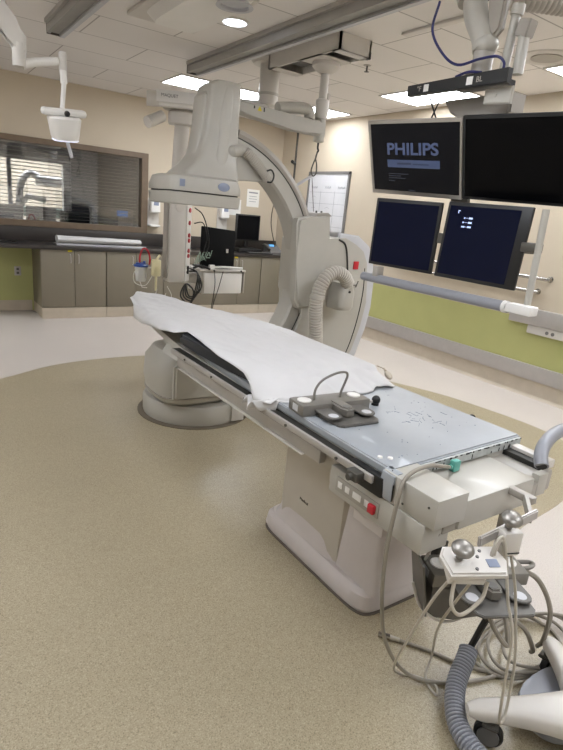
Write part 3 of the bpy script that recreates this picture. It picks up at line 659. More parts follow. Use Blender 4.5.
# base
obj('floor_ring', B().lathe((1.82, 3.77, .0016), [(.445, 0), (.445, .006), (.43, .008)], seg=48), mat('ring_seal', '6d6354', .6), t)
obj('base_disc', B().lathe((1.82, 3.77, .009), [(.40, 0), (.405, .02), (.405, .12), (.39, .145), (.35, .155)], seg=48), M_EQ, t)
obj('base_beam', B().prism([(1.8, .012), (2.9, .012), (2.9, .34), (2.5, .26), (2.2, .19), (1.8, .165)], 'xz', 3.50, 3.98, bev=.02), M_EQ, t)
obj('beam_cover', B().box(1.95, 2.06, 3.37, 3.52, .02, .19, bev=.006).box(2.06, 2.9, 3.44, 3.50, .03, .12, bev=.005), M_EQW, t)
# L arm
def circ(r, a0, a1, n, cx=CX+.05, cz=1.13): return [(cx+r*math.cos(R(a0+(a1-a0)*i/n)), cz+r*math.sin(R(a0+(a1-a0)*i/n))) for i in range(n+1)]
outer = [(2.3, .012), (2.75, .03), (2.98, .15), (3.13, .30), (3.22, .47), (3.29, .68), (3.325, .90), (3.33, 1.10), (3.30, 1.26), (3.24, 1.36), (3.14, 1.42), (3.0, 1.44)]
inner = [(2.62, 1.44), (2.58, 1.40), (2.58, 1.0), (2.66, .80), (2.60, .62), (2.46, .45), (2.3, .34)]
obj('l_arm', B().prism(outer+inner, 'xz', 3.52, 3.86, bev=.03), M_EQ, t)
trim = [(2.95, .05), (3.10, .14), (3.22, .27), (3.31, .42), (3.39, .66), (3.41, .85), (3.405, 1.07), (3.38, 1.25), (3.31, 1.38), (3.17, 1.465), (2.95, 1.48), (2.95, 1.36), (3.12, 1.33), (3.22, 1.2), (3.26, 1.0), (3.22, .7), (3.1, .4), (2.9, .25)]
obj('outer_cover', B().prism(trim, 'xz', 3.545, 3.83, bev=.012), M_LIGHTG, t, label='pale grey outer cover')
b = B().tube([(2.93, 3.518, 1.425), (3.0, 3.516, 1.39), (3.04, 3.516, 1.28), (3.07, 3.516, 1.1), (3.075, 3.516, .93), (3.05, 3.516, .85)], .008, 8, smooth=5)
obj('cover_seam', b, M_GRV, t)
obj('red_tag', B().box(3.12, 3.175, 3.512, 3.521, 1.19, 1.255, bev=.002), M_RED, t, label='small red square tag')
obj('edge_line', B().tube([(3.255, 3.519, 1.2), (3.27, 3.518, 1.0), (3.245, 3.518, .75), (3.18, 3.518, .5), (3.08, 3.518, .3)], .004, 6, smooth=5), M_GRV, t)
# sleeve that grips the arc
sl = B().prism([(2.575, .865), (2.53, .93), (2.50, 1.236), (2.482, 1.52), (2.49, 1.565), (2.60, 1.585), (2.76, 1.60), (2.79, 1.57), (2.84, 1.262), (2.895, .93), (2.87, .875)], 'xz', 3.485, 3.583, bev=.02)
sl.prism([(2.80, .87), (2.79, 1.13), (2.75, 1.50), (2.72, 1.59), (2.86, 1.60), (2.90, 1.3), (2.92, .87)], 'xz', 3.584, 3.88, bev=.02)
obj('sleeve', sl, M_EQ, t)
obj('sleeve_cap', B().prism([(2.66, 1.59), (2.68, 1.615), (2.78, 1.625), (2.82, 1.60)], 'xz', 3.50, 3.86, bev=.008), M_EQ2, t)
for xx in (2.70, 2.75): obj('screw', B().cyl((xx, 3.56, 1.60), (xx, 3.56, 1.634), .008, .008, 8), M_DGREY, t)
obj('motor_pod', B().loft([(2.93, 3.42, .875, .07, .10), (2.93, 3.42, .90, .085, .115), (2.935, 3.42, 1.02, .085, .11), (2.94, 3.42, 1.09, .06, .09)], p=3.2), M_EQ, t)
obj('pod_screw', B().cyl((2.93, 3.31, 1.03), (2.93, 3.303, 1.03), .01, .01, 10), M_BLACK, t)
hp = [(2.93, 3.34, 1.09), (2.86, 3.33, 1.16), (2.76, 3.33, 1.18), (2.67, 3.33, 1.12), (2.63, 3.34, 1.0), (2.64, 3.35, .85), (2.68, 3.36, .65), (2.72, 3.40, .45), (2.76, 3.5, .30), (2.80, 3.58, .22)]
obj('corrugated_hose', B().tube(hp, .052, 20, smooth=6, ripple=.004, pitch=.022), M_HOSE, t)
obj('hose_clamp', B().cyl((2.632, 3.342, 1.0), (2.631, 3.343, .975), .061), M_EQ, t)
obj('loop_wire', B().tube([(2.90, 3.30, 1.10), (2.97, 3.29, 1.09), (3.0, 3.30, 1.12), (2.98, 3.30, 1.07)], .005, 6, smooth=5), M_DGREY, t)

# ================================================================== PATIENT TABLE
t = thing('patient_table', 'long cream catheterization table on a floor pedestal, centre of the room', 'table', (1.6, 1.7, 0))
obj('base_plinth', B().loft([(1.70, 1.69, .010, .262, .40, 9), (1.70, 1.69, .03, .27, .408, 9), (1.70, 1.69, .085, .262, .40, 9), (1.70, 1.69, .105, .245, .385, 8)], n=64), M_PED, t)
obj('plinth_seal', B().loft([(1.70, 1.69, .0016, .270, .408, 9), (1.70, 1.69, .009, .270, .408, 9)], n=64), mat('plinth_gap', '6a6158', .7), t)
obj('column', B().prism([(1.50, 2.01), (1.80, 2.06), (1.90, 2.03), (1.90, 1.5), (1.52, 1.5), (1.48, 1.53), (1.475, 1.6), (1.475, 1.97)], 'xy', .10, .70, bev=.01), M_PEDC, t, label='tall cream pedestal column')
ca = obj('column_skirt', B().loft([(1.69, 1.79, .10, .235, .28, 6), (1.69, 1.785, .13, .222, .255, 6), (1.69, 1.78, .22, .212, .245, 6)], n=48), M_PED, t)
text('lettering', 'Medical', .022, M_DGREY, t, frame((1.474, 1.80, .28), (0, -1, 0), (0, 0, 1)))
b = B()
R_ = []
for z, x0, y0, y1 in ((.10, 1.475, 1.275, 1.525), (.20, 1.48, 1.285, 1.52), (.40, 1.495, 1.31, 1.51), (.56, 1.505, 1.34, 1.50)):
    R_.append([Vector((x0, y1, z)), Vector((x0, y0+.02, z)), Vector((x0+.02, y0, z)), Vector((1.88, y0, z)), Vector((1.90, y0+.02, z)), Vector((1.90, y1, z))])
obj('front_pedestal', b.rings(R_), M_PED, t, angle=50)
obj('upper_bracket', B().box(1.36, 1.86, 1.23, 1.52, .555, .70, bev=.006), M_PEDC, t)
# long frame
obj('frame_beam', B().box(1.25, 1.90, 1.06, 2.30, .69, .765, bev=.004), M_PEDC, t)
obj('side_channel', B().box(1.215, 1.243, 1.42, 2.76, .705, .765, bev=.003), M_STEEL, t)
obj('channel_lip', B().box(1.205, 1.247, 1.52, 2.72, .697, .7045, bev=.002), M_EQW, t)
rl = obj('accessory_rail', B().box(1.19, 1.202, 1.12, 2.80, .775, .803, bev=.003), M_STEEL, t)
for yy in (1.30, 1.62, 1.95, 2.28, 2.6): obj('rail_spacer', B().box(1.202, 1.245, yy-.012, yy+.012, .772, .79).cyl((1.19, yy, .788), (1.184, yy, .788), .006, .006, 8), M_DGREY, rl)
obj('rail_end_clamp', B().box(1.155, 1.20, 1.155, 1.21, .765, .80, bev=.006).cyl((1.14, 1.18, .782), (1.16, 1.18, .782), .012, .012, 10), M_DGREY, rl)
obj('black_groove', B().box(1.204, 1.246, 1.115, 2.80, .766, .800), M_GRV, t, False)
obj('groove_end_cap', B().box(1.205, 1.235, 1.085, 1.25, .735, .806, bev=.004), M_BLACK, t)
obj('tabletop', B().prism([(1.235, 1.08), (1.96, 1.09), (1.95, 2.9), (1.86, 3.6), (1.78, 4.1), (1.70, 4.22), (1.60, 4.24), (1.50, 4.18), (1.42, 3.9), (1.32, 3.4), (1.247, 2.8)], 'xy', .767, .805, bev=.004), M_EQ, t)
obj('head_support', B().prism([(1.26, .70), (1.30, .765), (1.9, .765), (1.9, .70)], 'xz', 2.3, 3.1), M_EQ, t)
# control side
obj('control_housing', B().box(1.215, 1.34, .90, 1.35, .632, .735, bev=.005), M_EQ, t)
pn = obj('control_panel', B().box(1.211, 1.2155, 1.09, 1.31, .655, .71, bev=.001), M_EQ2, t)
for yy in (1.285, 1.245, 1.205, 1.185, 1.145): obj('button', B().box(1.2085, 1.2112, yy-.011, yy+.011, .672, .696, bev=.001), M_WHITE, pn)
obj('emergency_button', B().box(1.195, 1.2112, 1.098, 1.128, .667, .70, bev=.005), M_RED, pn, label='red emergency stop switch')
obj('side_housing', B().box(1.218, 1.36, .87, 1.10, .7355, .835, bev=.004), M_EQ, t)
for yy, zz in ((1.02, .79), (1.0, .76), (.90, .80), (.93, .69)): obj('screw', B().cyl((1.218, yy, zz), (1.2155, yy, zz), .004, .004, 8), M_DGREY, t)
obj('lower_bracket', B().box(1.26, 1.45, 1.10, 1.25, .56, .632, bev=.004), M_PED, t)
obj('end_box', B().box(1.36, 1.755, .885, 1.12, .69, .79, bev=.006), M_EQ, t)
obj('end_plate', B().box(1.30, 1.80, .895, .925, .685, .755, bev=.004), M_EQ2, t)
obj('cable_recess', B().box(1.30, 1.36, .875, .93, .75, .80, bev=.004), M_EQ2, t)
obj('right_side_frame', B().box(1.757, 1.93, .915, 1.14, .69, .775, bev=.01), M_EQ2, t)
obj('right_groove', B().box(1.86, 1.90, .93, 1.35, .7755, .795), M_GRV, t, False)
obj('right_rail', B().box(1.90, 1.945, .925, 1.9, .7755, .808, bev=.004), M_EQW, t)
obj('right_end_plate', B().box(1.80, 1.86, .895, .925, .70, .785, bev=.003), M_EQ, t)
obj('support_post', B().box(1.60, 1.66, .86, .90, .60, .69, bev=.004), M_EQ2, t)
pipe = B()
n_ = 20
R_ = []
for k, (x, y, z) in enumerate(catmull([(1.80, .90, .84), (1.88, .915, .87), (2.0, .93, .905), (2.2, .95, .93)], 6)):
    pass
P_ = catmull([(1.775, .885, .832), (1.80, .91, .860), (1.86, .935, .885), (1.98, .96, .90), (2.2, .97, .905)], 6)
o = obj('pipe_bumper', B().tube(P_, .024, 18), M_LAVTRIM); tag(o, 'grey-blue pipe with a dark open end at the table right corner, cut by the frame', 'pipe')
obj('pipe_bore', B().cyl(P_[0]-Vector((.0015, .0003, .0006)), P_[0]+Vector((.006, .006, .006)), .018), M_BLACK, o)
t2 = thing('rail_clamp', 'small black-topped clamp on the far right side rail of the table', 'clamp', (1.98, 1.37, .78))
obj('clamp_body', B().box(1.945, 1.975, 1.335, 1.375, .785, .812, bev=.003), M_EQW, t2)
obj('clamp_knob', B().tube([(1.975, 1.35, .80), (2.0, 1.35, .815), (2.01, 1.34, .80), (2.0, 1.335, .785)], .010, 10, smooth=4), M_BLACK, t2)

# pad covering near end
t = thing('table_pad', 'scuffed blue-grey pad on the near end of the table under the foot switch', 'pad', (1.6, 1.5, .806))
obj('pad', B().prism([(1.232, 1.075), (1.965, 1.095), (1.925, 1.72), (1.90, 2.6), (1.26, 2.6), (1.232, 2.0)], 'xy', .8055, .838, bev=.006), M_BLUEMAT, t)
obj('end_edge', B().prism([(1.27, 1.068), (1.96, 1.084), (1.96, 1.095), (1.27, 1.08)], 'xy', .797, .829), M_PADEDGE, t, False, label='chipped pale front edge')
b = B(); rr = []
for y, xo in ((1.075, .0), (1.06, .0)): pass
b.prism([(1.214, .742), (1.208, .80), (1.214, .83), (1.232, .838), (1.25, .838), (1.232, .828), (1.2155, .80)], 'xz', 1.045, 1.10)
obj('corner_flap', b, M_BLUEMAT, t)
b = B(); rnd = random.Random(11)
for k in range(26):
    x = 1.27+.68*k/25+rnd.uniform(-.01, .01); L = rnd.uniform(.004, .018); y_ = 1.0665+.016*(x-1.27)/.69
    b.box(x, x+L, y_-.0012, y_+.0006, .827-rnd.uniform(0, .004), .830)
for k in range(16):
    x = rnd.uniform(1.3, 1.9); y_ = 1.0665+.016*(x-1.27)/.69; b.box(x, x+.003, y_-.0012, y_+.0006, .80, .80+rnd.uniform(.003, .02))
b.tube([(1.232, 1.075, .8385), (1.213, 1.044, .80), (1.214, 1.044, .745)], .0022, 5)
ws = obj('worn_spots', b, M_GRV, t, False); ws['kind'] = 'stuff'
b = B()
for k in range(60):
    x = rnd.uniform(1.28, 1.9); y_ = rnd.uniform(1.12, 1.7); r_ = rnd.uniform(.0012, .003)
    b.lathe((x, y_, .8378), [(r_, 0), (r_, .0009)], seg=6)
for k in range(26):
    x = rnd.gauss(1.68, .06); y_ = rnd.gauss(1.38, .05); a = rnd.uniform(0, 3.1); L = rnd.uniform(.01, .04)
    b.tube([(x, y_, .8382), (x+L*math.cos(a), y_+L*math.sin(a), .8382)], .0007, 4)
o = obj('scuff_marks', b, mat('scuff', '6f7a86', .7), t, False); o['kind'] = 'stuff'
for k, (x, y_) in enumerate(((1.262, 1.165), (1.29, 1.145))):
    obj('stud', B().lathe((x, y_, .8378), [(.010, 0), (.009, .004), (.004, .006)], seg=14), M_WHITE, t)

# mattress and sheet
t_m = obj('mattress', B().prism([(1.245, 2.0), (1.235, 2.2), (1.225, 2.5), (1.215, 2.73), (1.25, 2.785), (1.36, 2.83), (1.40, 3.1), (1.46, 3.25), (1.80, 3.25), (1.90, 2.8), (1.90, 1.95), (1.6, 1.9)], 'xy', .8385, .893, bev=.014), M_BLKFAB)
tag(t_m, 'thin black mattress showing along the left edge beneath the white sheet', 'mattress')
LB = [(4.27, 1.50, .845), (4.12, 1.40, .80), (3.77, 1.305, .80), (3.35, 1.225, .825), (3.0, 1.205, .858), (2.82, 1.215, .885), (2.74, 1.262, .905), (2.55, 1.248, .902), (2.27, 1.212, .898), (2.10, 1.212, .893), (2.02, 1.215, .885), (1.92, 1.19, .868), (1.84, 1.165, .82), (1.74, 1.19, .835)]
RB = [(4.27, 1.60, .885), (4.12, 1.71, .885), (3.5, 1.76, .88), (3.15, 1.845, .88), (2.8, 1.94, .88), (2.55, 1.94, .88), (2.1, 1.94, .88), (1.9, 1.93, .87), (1.72, 1.89, .845)]
def interp(tab, y):
    if y >= tab[0][0]: return tab[0][1:]
    for a, c in zip(tab, tab[1:]):
        if a[0] >= y >= c[0]:
            k = (a[0]-y)/(a[0]-c[0]); return (a[1]+(c[1]-a[1])*k, a[2]+(c[2]-a[2])*k)
    return tab[-1][1:]
def sheet(u, v):
    y = 4.27-(4.27-1.74)*u
    xl, zl = interp(LB, y); xr, zr = interp(RB, y)
    k = v; x = xl+(xr-xl)*k
    y2 = y+(-.045*math.sin(k*math.pi)+.012*math.sin(k*17)+.01*math.sin(k*31))*max(0, (u-.9)/.1) + (.06*math.sin(k*math.pi))*max(0, 1-u/.06)
    top = .905 if y > 1.98 else (.846+(y-1.74)/.24*.059)
    ex = min(1, k/.14); ex2 = min(1, (1-k)/.10)
    e = (1-(1-ex)**3)*(1-(1-ex2)**3)
    zb = zl+(zr-zl)*min(1, max(0, (k-.3)/.4))
    z = zb+(top-zb)*e
    nz = noise.noise(Vector((x*5, y*3.2, 0)))*.010+noise.noise(Vector((x*17+3, y*8, 2)))*.005+abs(noise.noise(Vector((x*9+y*4, y*3-x*6, 5))))*.014
    fold = -.004*math.exp(-((k-.52-.03*math.sin(y*3))/.012)**2)
    fl = math.exp(-((y-3.9)/.25)**2)*.006*math.sin(k*22+y*6)
    z += (nz+fold+fl)*(.35+.65*e)
    if u > .9: z += .004*math.sin(k*24)*(u-.9)/.1
    z = max(z, (.842 if y < 1.9 else .8965) if 1.235+.02 < x < 1.93 and y > 1.6 and (x > 1.30) else -9)
    if y > 3.25: z -= .05*((y-3.25)/1.02)
    return (x, y2, z)
b = B().grid(sheet, 150, 60)
sh = obj('white_sheet', b, M_CLOTH, angle=80)
md = sh.modifiers.new('thick', 'SOLIDIFY'); md.thickness = .0025; md.offset = 1
tag(sh, 'crumpled white sheet draped over the far two thirds of the table', 'sheet')
def bunch(u, v):
    x = 1.145+.17*u; y = 1.90-.17*u-.10*v*(1-u*.5); 
    z = .79+.055*u+.03*math.sin(v*9+u*4)*(1-u)+.012*noise.noise(Vector((u*6, v*7, 4)))+.018*v*(1-v)*4
    return (x+.012*math.sin(v*7), y, max(z, .842 if x > 1.22 else z))
o = obj('hem_bunch', B().grid(bunch, 24, 18), M_CLOTH, sh, angle=80)
m2 = o.modifiers.new('thick', 'SOLIDIFY'); m2.thickness = .004

# foot switches
def footswitch(name, label, loc, rot, handle, deep):
    t = thing(name, label, 'foot switch', loc, 'grey foot switches')
    T = ORG[t.name]
    def O(n, b, m, par=None, **k):
        b.xf(Matrix.Translation(T) @ Matrix.Scale(.93, 4)); return obj(n, b, m, par or t, **k)
    O('body', B().box(-.18, .18, -.06, .06, .0, .05, bev=.006), M_PEDAL)
    O('base_plate', B().prism([(-.115, -.055), (.13, -.055), (.125, -.19), (.105, -.215), (-.07, -.215), (-.09, -.20)], 'xy', .0, .012, bev=.003), M_PEDALD)
    for s, xx in ((-1, -.082), (1, .092)):
        p = O('pedal', B().prism([(xx-.038, -.05), (xx+.038, -.05), (xx+.038, -.145)]+[(xx+.038*math.cos(a), -.15-.03*math.sin(a)) for a in (0.2, .8, 1.57, 2.34, 2.94)]+[(xx-.038, -.145)], 'xy', .022, .030, bev=.002), M_PEDALD)
        O('pedal_symbol', B().lathe((xx, -.145, .030), [(.022, 0), (.021, .0012)]), M_LIGHTG, p)
    O('centre_pedal', B().prism([(-.03, -.03), (.03, -.03), (.033, -.12), (.02, -.15), (-.015, -.15), (-.03, -.12)], 'xy', .0125, .055, bev=.008), M_PEDAL)
    O('centre_symbol', B().lathe((0, -.12, .055), [(.018, 0), (.017, .001)]), M_MEDGREY)
    for xx in (-.135, .13): O('top_button', B().lathe((xx, .005, .05), [(.031, 0), (.031, .004), (.025, .006), (.024, .0055)]), M_WHITE)
    O('end_label', B().box(-.1822, -.1802, -.02, .02, .012, .04), M_LIGHTG, smooth=False)
    if handle: O('handle', B().tube([(-.09, .0, .05), (-.085, .0, .10), (-.05, .0, .14), (.02, .0, .165), (.065, .0, .165), (.078, .0, .15), (.07, .0, .12), (.055, .0, .08), (.05, .0, .05)], .0055, 12, smooth=6), M_PEDAL)
    if deep:
        O('underbody', B().prism([(-.17, .05), (.10, .05), (.10, -.05), (-.08, -.07), (-.17, -.05)], 'xy', -.13, -.0005, bev=.004), M_PEDALD)
        O('ring_plug', B().tube([(.18, .0, .025), (.22, .0, .03), (.24, .01, .035), (.24, .03, .03), (.21, .04, .025), (.18, .04, .025)], .008, 10, smooth=5), M_PEDAL)
    t.rotation_euler = (0, 0, rot)
    return t
footswitch('foot_switch', 'grey two-pedal foot switch with carrying handle resting on the blue pad', (1.392, 1.605, .8388), R(-4), True, False)
footswitch('foot_switch', 'grey foot switch hanging below the table end above the tangled cables', (1.465, .865, .50), R(-25), False, True)
t = thing('rail_fitting', 'grey peg with a black round knob on the pad, right of the foot switch', 'fitting', (1.62, 1.62, .839))
obj('peg', B().cyl((1.578, 1.595, .855), (1.605, 1.575, .855), .007, .007, 10), M_STEEL, t)
obj('knob', B().ell((1.62, 1.57, .862), .019, .019, .02).cyl((1.618, 1.57, .8392), (1.618, 1.57, .85), .016), M_BLACK, t)
o = obj('hand_pendant', B().ell((1.955, 1.835, .862), .016, .055, .016, Matrix.Rotation(R(-30), 3, 'Z')).cyl((1.982, 1.882, .866), (2.0, 1.915, .872), .007, .004, 10).tube([(1.998, 1.912, .87), (1.96, 1.93, .885), (1.92, 1.90, .893)], .003, 6), M_COVE)
tag(o, 'small cream hand switch lying at the right edge of the white sheet', 'hand switch')
# teal plug and grey cord over the table end
t = thing('plugged_cable', 'thick grey cable with a teal plug looping from the pad edge to the floor', 'cable', (1.3, 1.0, 0))
c1 = [(1.50, 1.055, .805), (1.44, 1.03, .83), (1.36, 1.03, .85), (1.27, 1.02, .853), (1.215, 1.01, .83), (1.19, 1.0, .76), (1.18, 1.0, .6), (1.20, 1.0, .4), (1.26, 1.0, .2), (1.36, .97, .05), (1.47, .90, .012), (1.60, .84, .012), (1.76, .80, .012)]
obj('cable', B().tube(c1, .007, 10, smooth=8), M_CABLE, t)
obj('plug', B().box(1.50, 1.535, 1.038, 1.062, .79, .832, bev=.006).cyl((1.50, 1.052, .806), (1.485, 1.048, .812), .009, .009, 10), M_TEAL, t, label='teal plastic plug')

# hanging control units on the bar
t = thing('accessory_bar', 'grey steel bar reaching out past the right end of the table', 'bar', (1.36, .72, .78))
obj('bar', B().obox((1.25, .742, .770), (1.52, .737, .793), .012, .034, bev=.004), M_STEEL, t)
obj('bracket', B().box(1.60, 1.63, .80, .90, .765, .79, bev=.004).obox((1.50, .742, .777), (1.61, .83, .777), .012, .03), M_EQ2, t)
def knob(t, c, r=.031, tilt=(-.18, -.25, 1)):
    obj('dome_knob', B().lathe(c, [(.010, -.035), (.012, -.012), (r*.6, -.009), (r*.95, -.002), (r, .004), (r*.9, .010), (r*.6, .015), (r*.3, .017), (.001, .018)], axis=tilt), M_KNOB, t)
cp1 = t = thing('control_pendant', 'white control unit with the larger chrome dome knob at the table end', 'control unit', (1.2, .68, .72))
Mp = Matrix.Translation((1.205, .715, .735)) @ Matrix.Rotation(R(-26), 4, 'Z') @ Matrix.Rotation(R(14), 4, 'X') @ Matrix.Diagonal((.82, .9, .9, 1))
obj('housing', B().prism([(-.105, -.055), (.09, -.055), (.115, .0), (.095, .055), (-.09, .055), (-.115, .02)], 'xy', -.012, .014, bev=.007).xf(Mp), M_EQW, t)
obj('skirt', B().prism([(-.095, -.04), (.03, -.045), (.03, .04), (-.08, .045)], 'xy', -.055, -.012, bev=.01).xf(Mp), M_EQW, t)
obj('button_plate', B().box(.035, .075, -.03, .0, .0142, .017, bev=.002).xf(Mp), M_BADGE, t)
for px, py in ((.0, .03), (.03, .032), (.012, .01), (-.01, -.035)): obj('button', B().lathe((px, py, .014), [(.006, 0), (.005, .003)], seg=12).xf(Mp), M_MEDGREY, t)
knob(t, Mp @ Vector((-.055, .005, .052)))
cp2 = t = thing('control_pendant', 'small white control box with a chrome dome knob further right on the bar', 'control unit', (1.36, .70, .74))
Mp = Matrix.Translation((1.352, .715, .762)) @ Matrix.Rotation(R(-20), 4, 'Z') @ Matrix.Diagonal((.75, .8, .8, 1))
obj('housing', B().box(-.042, .042, -.028, .028, -.05, .045, bev=.010).xf(Mp), M_EQW, t)
obj('slot', B().box(-.03, .036, -.0295, -.0275, -.038, -.033).xf(Mp), M_BLACK, t)
knob(t, Mp @ Vector((-.005, .0, .085)), .030)
obj('cable_coil', B().tube([(1.33, .70, .73), (1.29, .70, .79), (1.27, .70, .76), (1.27, .69, .70), (1.30, .69, .68), (1.31, .69, .74), (1.29, .70, .80), (1.26, .70, .77), (1.26, .70, .71)], .005, 8, smooth=6), M_CABLEW, t)
# the holder below
t = thing('hanging_bracket', 'grey sheet-metal bracket under the left control unit at the table end', 'bracket', (1.30, .85, .45))
obj('back_plate', B().obox((1.27, .95, .60), (1.30, .93, .42), .16, .006), M_PEDALD, t)
obj('strap', B().tube([(1.255, .935, .50), (1.275, .90, .42), (1.36, .86, .36), (1.48, .83, .385), (1.54, .84, .43)], .005, 8, smooth=6), M_EQW, t)
obj('hanger', B().obox((1.30, .905, .69), (1.29, .93, .58), .02, .008), M_EQ2, t)

# round connector on plinth
t = thing('plug_connector', 'round metal connector sticking out at the lower near corner of the pedestal', 'connector', (1.85, 1.26, .25))
obj('socket_box', B().box(1.80, 1.87, 1.245, 1.28, .21, .28, bev=.005), M_BLACK, t)
obj('collar', B().cyl((1.835, 1.25, .245), (1.835, 1.20, .245), .022), M_CHROME, t)
# cords
def cord(name, lab, pts, r, m, cat='cord', grp=None):
    o = obj(name, B().tube(pts, r, 8, smooth=8), m); tag(o, lab, cat, grp); return o
obj('cord', B().tube([(1.16, .72, .73), (1.13, .76, .62), (1.16, .84, .40), (1.26, .95, .15), (1.36, 1.0, .02), (1.42, .96, .01), (1.45, .90, .01), (1.42, .87, .01), (1.44, .94, .012), (1.48, .96, .08), (1.36, .88, .32), (1.25, .77, .55), (1.20, .71, .67)], .0045, 8, smooth=8), M_CABLEW, cp1)
obj('cord', B().tube([(1.338, .70, .72), (1.335, .665, .60), (1.34, .63, .50), (1.35, .62, .32), (1.385, .625, .17), (1.42, .63, .135), (1.445, .64, .18), (1.43, .645, .35), (1.41, .665, .50), (1.385, .68, .62), (1.365, .705, .72)], .0045, 8, smooth=8), M_CABLEW, cp2)
obj('cord', B().tube([(1.14, .72, .70), (1.12, .70, .64), (1.16, .69, .60), (1.24, .69, .62), (1.27, .70, .66)], .0055, 8, smooth=8), M_CABLEW, cp1)
b = B(); rnd = random.Random(21)
for k in range(4):
    cx, cy = 1.90+.03*k, .87-.02*k; rx, ry = .22+.03*rnd.random(), .12+.02*rnd.random(); a0 = rnd.uniform(-.3, .3)
    pts = [(cx+rx*math.cos(a+a0), cy+ry*math.sin(a+a0)+.01*math.sin(3*a+k), .012+.012*k+.006*math.sin(a*2)) for a in [2*math.pi*i/14*1.05 for i in range(15)]]
    b.tube(pts, .0068, 8, smooth=5)
o = obj('coiled_cable', b, M_CABLE); tag(o, 'coil of thick grey cable on the floor below the hanging foot switch', 'cable')
cord('floor_cable', 'grey cable with a metal plug lying on the floor, left of the coil', [(1.49, 1.12, .01), (1.56, 1.02, .01), (1.63, .90, .01), (1.74, .80, .012), (1.90, .76, .012), (2.05, .80, .03)], .007, M_CABLE)
t = thing('metal_plug', 'silver metal plug lying on the beige floor at the end of a grey cable', 'plug', (1.47, 1.15, .01))
obj('barrel', B().cyl((1.435, 1.185, .013), (1.465, 1.15, .013), .0115), M_CHROME, t)
obj('sleeve', B().cyl((1.465, 1.15, .0125), (1.49, 1.12, .0125), .010, .008), M_CABLEW, t)
cord('drooping_cable', 'thick grey cable drooping from the hanging foot switch to the floor coil', [(1.55, .85, .38), (1.56, .80, .30), (1.60, .76, .24), (1.62, .80, .32), (1.66, .84, .30), (1.78, .80, .20), (1.84, .78, .10), (1.88, .80, .05)], .009, M_CABLE)
cord('pedal_cable', 'grey cable arching from the right of the foot switch to the floor', [(1.615, .80, .525), (1.70, .76, .47), (1.80, .74, .32), (1.86, .76, .15), (1.92, .80, .06)], .009, M_CABLE)
cord('black_strap', 'short black cable from the pedal unit to the blue-grey hose', [(1.60, .84, .40), (1.64, .84, .32), (1.63, .87, .25), (1.60, .88, .16), (1.585, .885, .11)], .012, M_BLACK)
cord('under_table_wire', 'thin grey wire drooping beneath the near side of the table', [(1.46, 1.225, .63), (1.50, 1.22, .53), (1.56, 1.215, .47), (1.63, 1.21, .50), (1.68, 1.21, .60)], .004, M_CABLE)
cord('corrugated_hose', 'blue-grey corrugated hose curving over the floor at the bottom', [(1.585, .885, .11), (1.56, .87, .10), (1.48, .84, .075), (1.42, .80, .06), (1.36, .74, .05), (1.33, .66, .045), (1.33, .58, .045), (1.36, .50, .045), (1.42, .42, .045)], .001, M_BHOSE)
# replace with rippled geometry
ho = S.objects['corrugated_hose.001'] if 'corrugated_hose.001' in S.objects else S.objects['corrugated_hose']
bb = B().tube([(1.585, .885, .12), (1.56, .872, .11), (1.48, .84, .08), (1.42, .80, .06), (1.365, .74, .045), (1.335, .66, .042), (1.335, .58, .042), (1.37, .50, .042), (1.43, .42, .042)], .031, 18, smooth=7, ripple=.004, pitch=.0125)
bmesh.ops.recalc_face_normals(bb.bm, faces=bb.bm.faces); bmesh.ops.translate(bb.bm, vec=-ho.location, verts=bb.bm.verts); bb.bm.to_mesh(ho.data)
for p in ho.data.polygons: p.use_smooth = False

# ================================================================== MOBILE STAND, BOTTOM RIGHT
t = thing('mobile_stand', 'white wheeled stand base with tapered legs cut by the bottom right corner', 'stand', (1.72, .55, 0))
def leg(p0, p1, w0, w1, h0, h1, name='leg'):
    P = catmull([p0, ((p0[0]+p1[0])/2, (p0[1]+p1[1])/2, (p0[2]+p1[2])/2+.006), p1], 8)
    R_ = []
    n = len(P)
    for i, p in enumerate(P):
        q = i/(n-1); d = (Vector(p1)-Vector(p0)); d.z = 0; d.normalize(); s_ = Vector((-d.y, d.x, 0))
        w_ = w0+(w1-w0)*q*q; h_ = h0+(h1-h0)*q
        sc = .55 if i == 0 else (.85 if i == 1 else 1)
        ring = []
        for k in range(20):
            a = 2*math.pi*k/20; ca, sa = math.cos(a), math.sin(a)
            ring.append(p+s_*(w_*sc*math.copysign(abs(ca)**.6, ca))+Vector((0, 0, h_*sc*math.copysign(abs(sa)**.6, sa))))
        R_.append(ring)
    return obj(name, B().rings(R_), M_EQW, t)
leg((1.375, .725, .115), (1.68, .50, .13), .032, .10, .024, .045)
leg((1.89, .76, .14), (1.72, .52, .14), .03, .07, .025, .04)
obj('hub', B().loft([(1.74, .47, .07, .11, .11, 2.2), (1.74, .47, .15, .12, .12, 2.2), (1.74, .47, .19, .08, .08, 2.2)]), M_EQW, t)
obj('lower_tub', B().loft([(1.74, .60, .03, .16, .10, 2.5), (1.74, .60, .05, .175, .115, 2.5), (1.74, .60, .09, .17, .11, 2.5)]), M_BHOSE, t)
obj('upright', B().cyl((1.76, .44, .19), (1.76, .44, .40), .03), M_EQW, t)
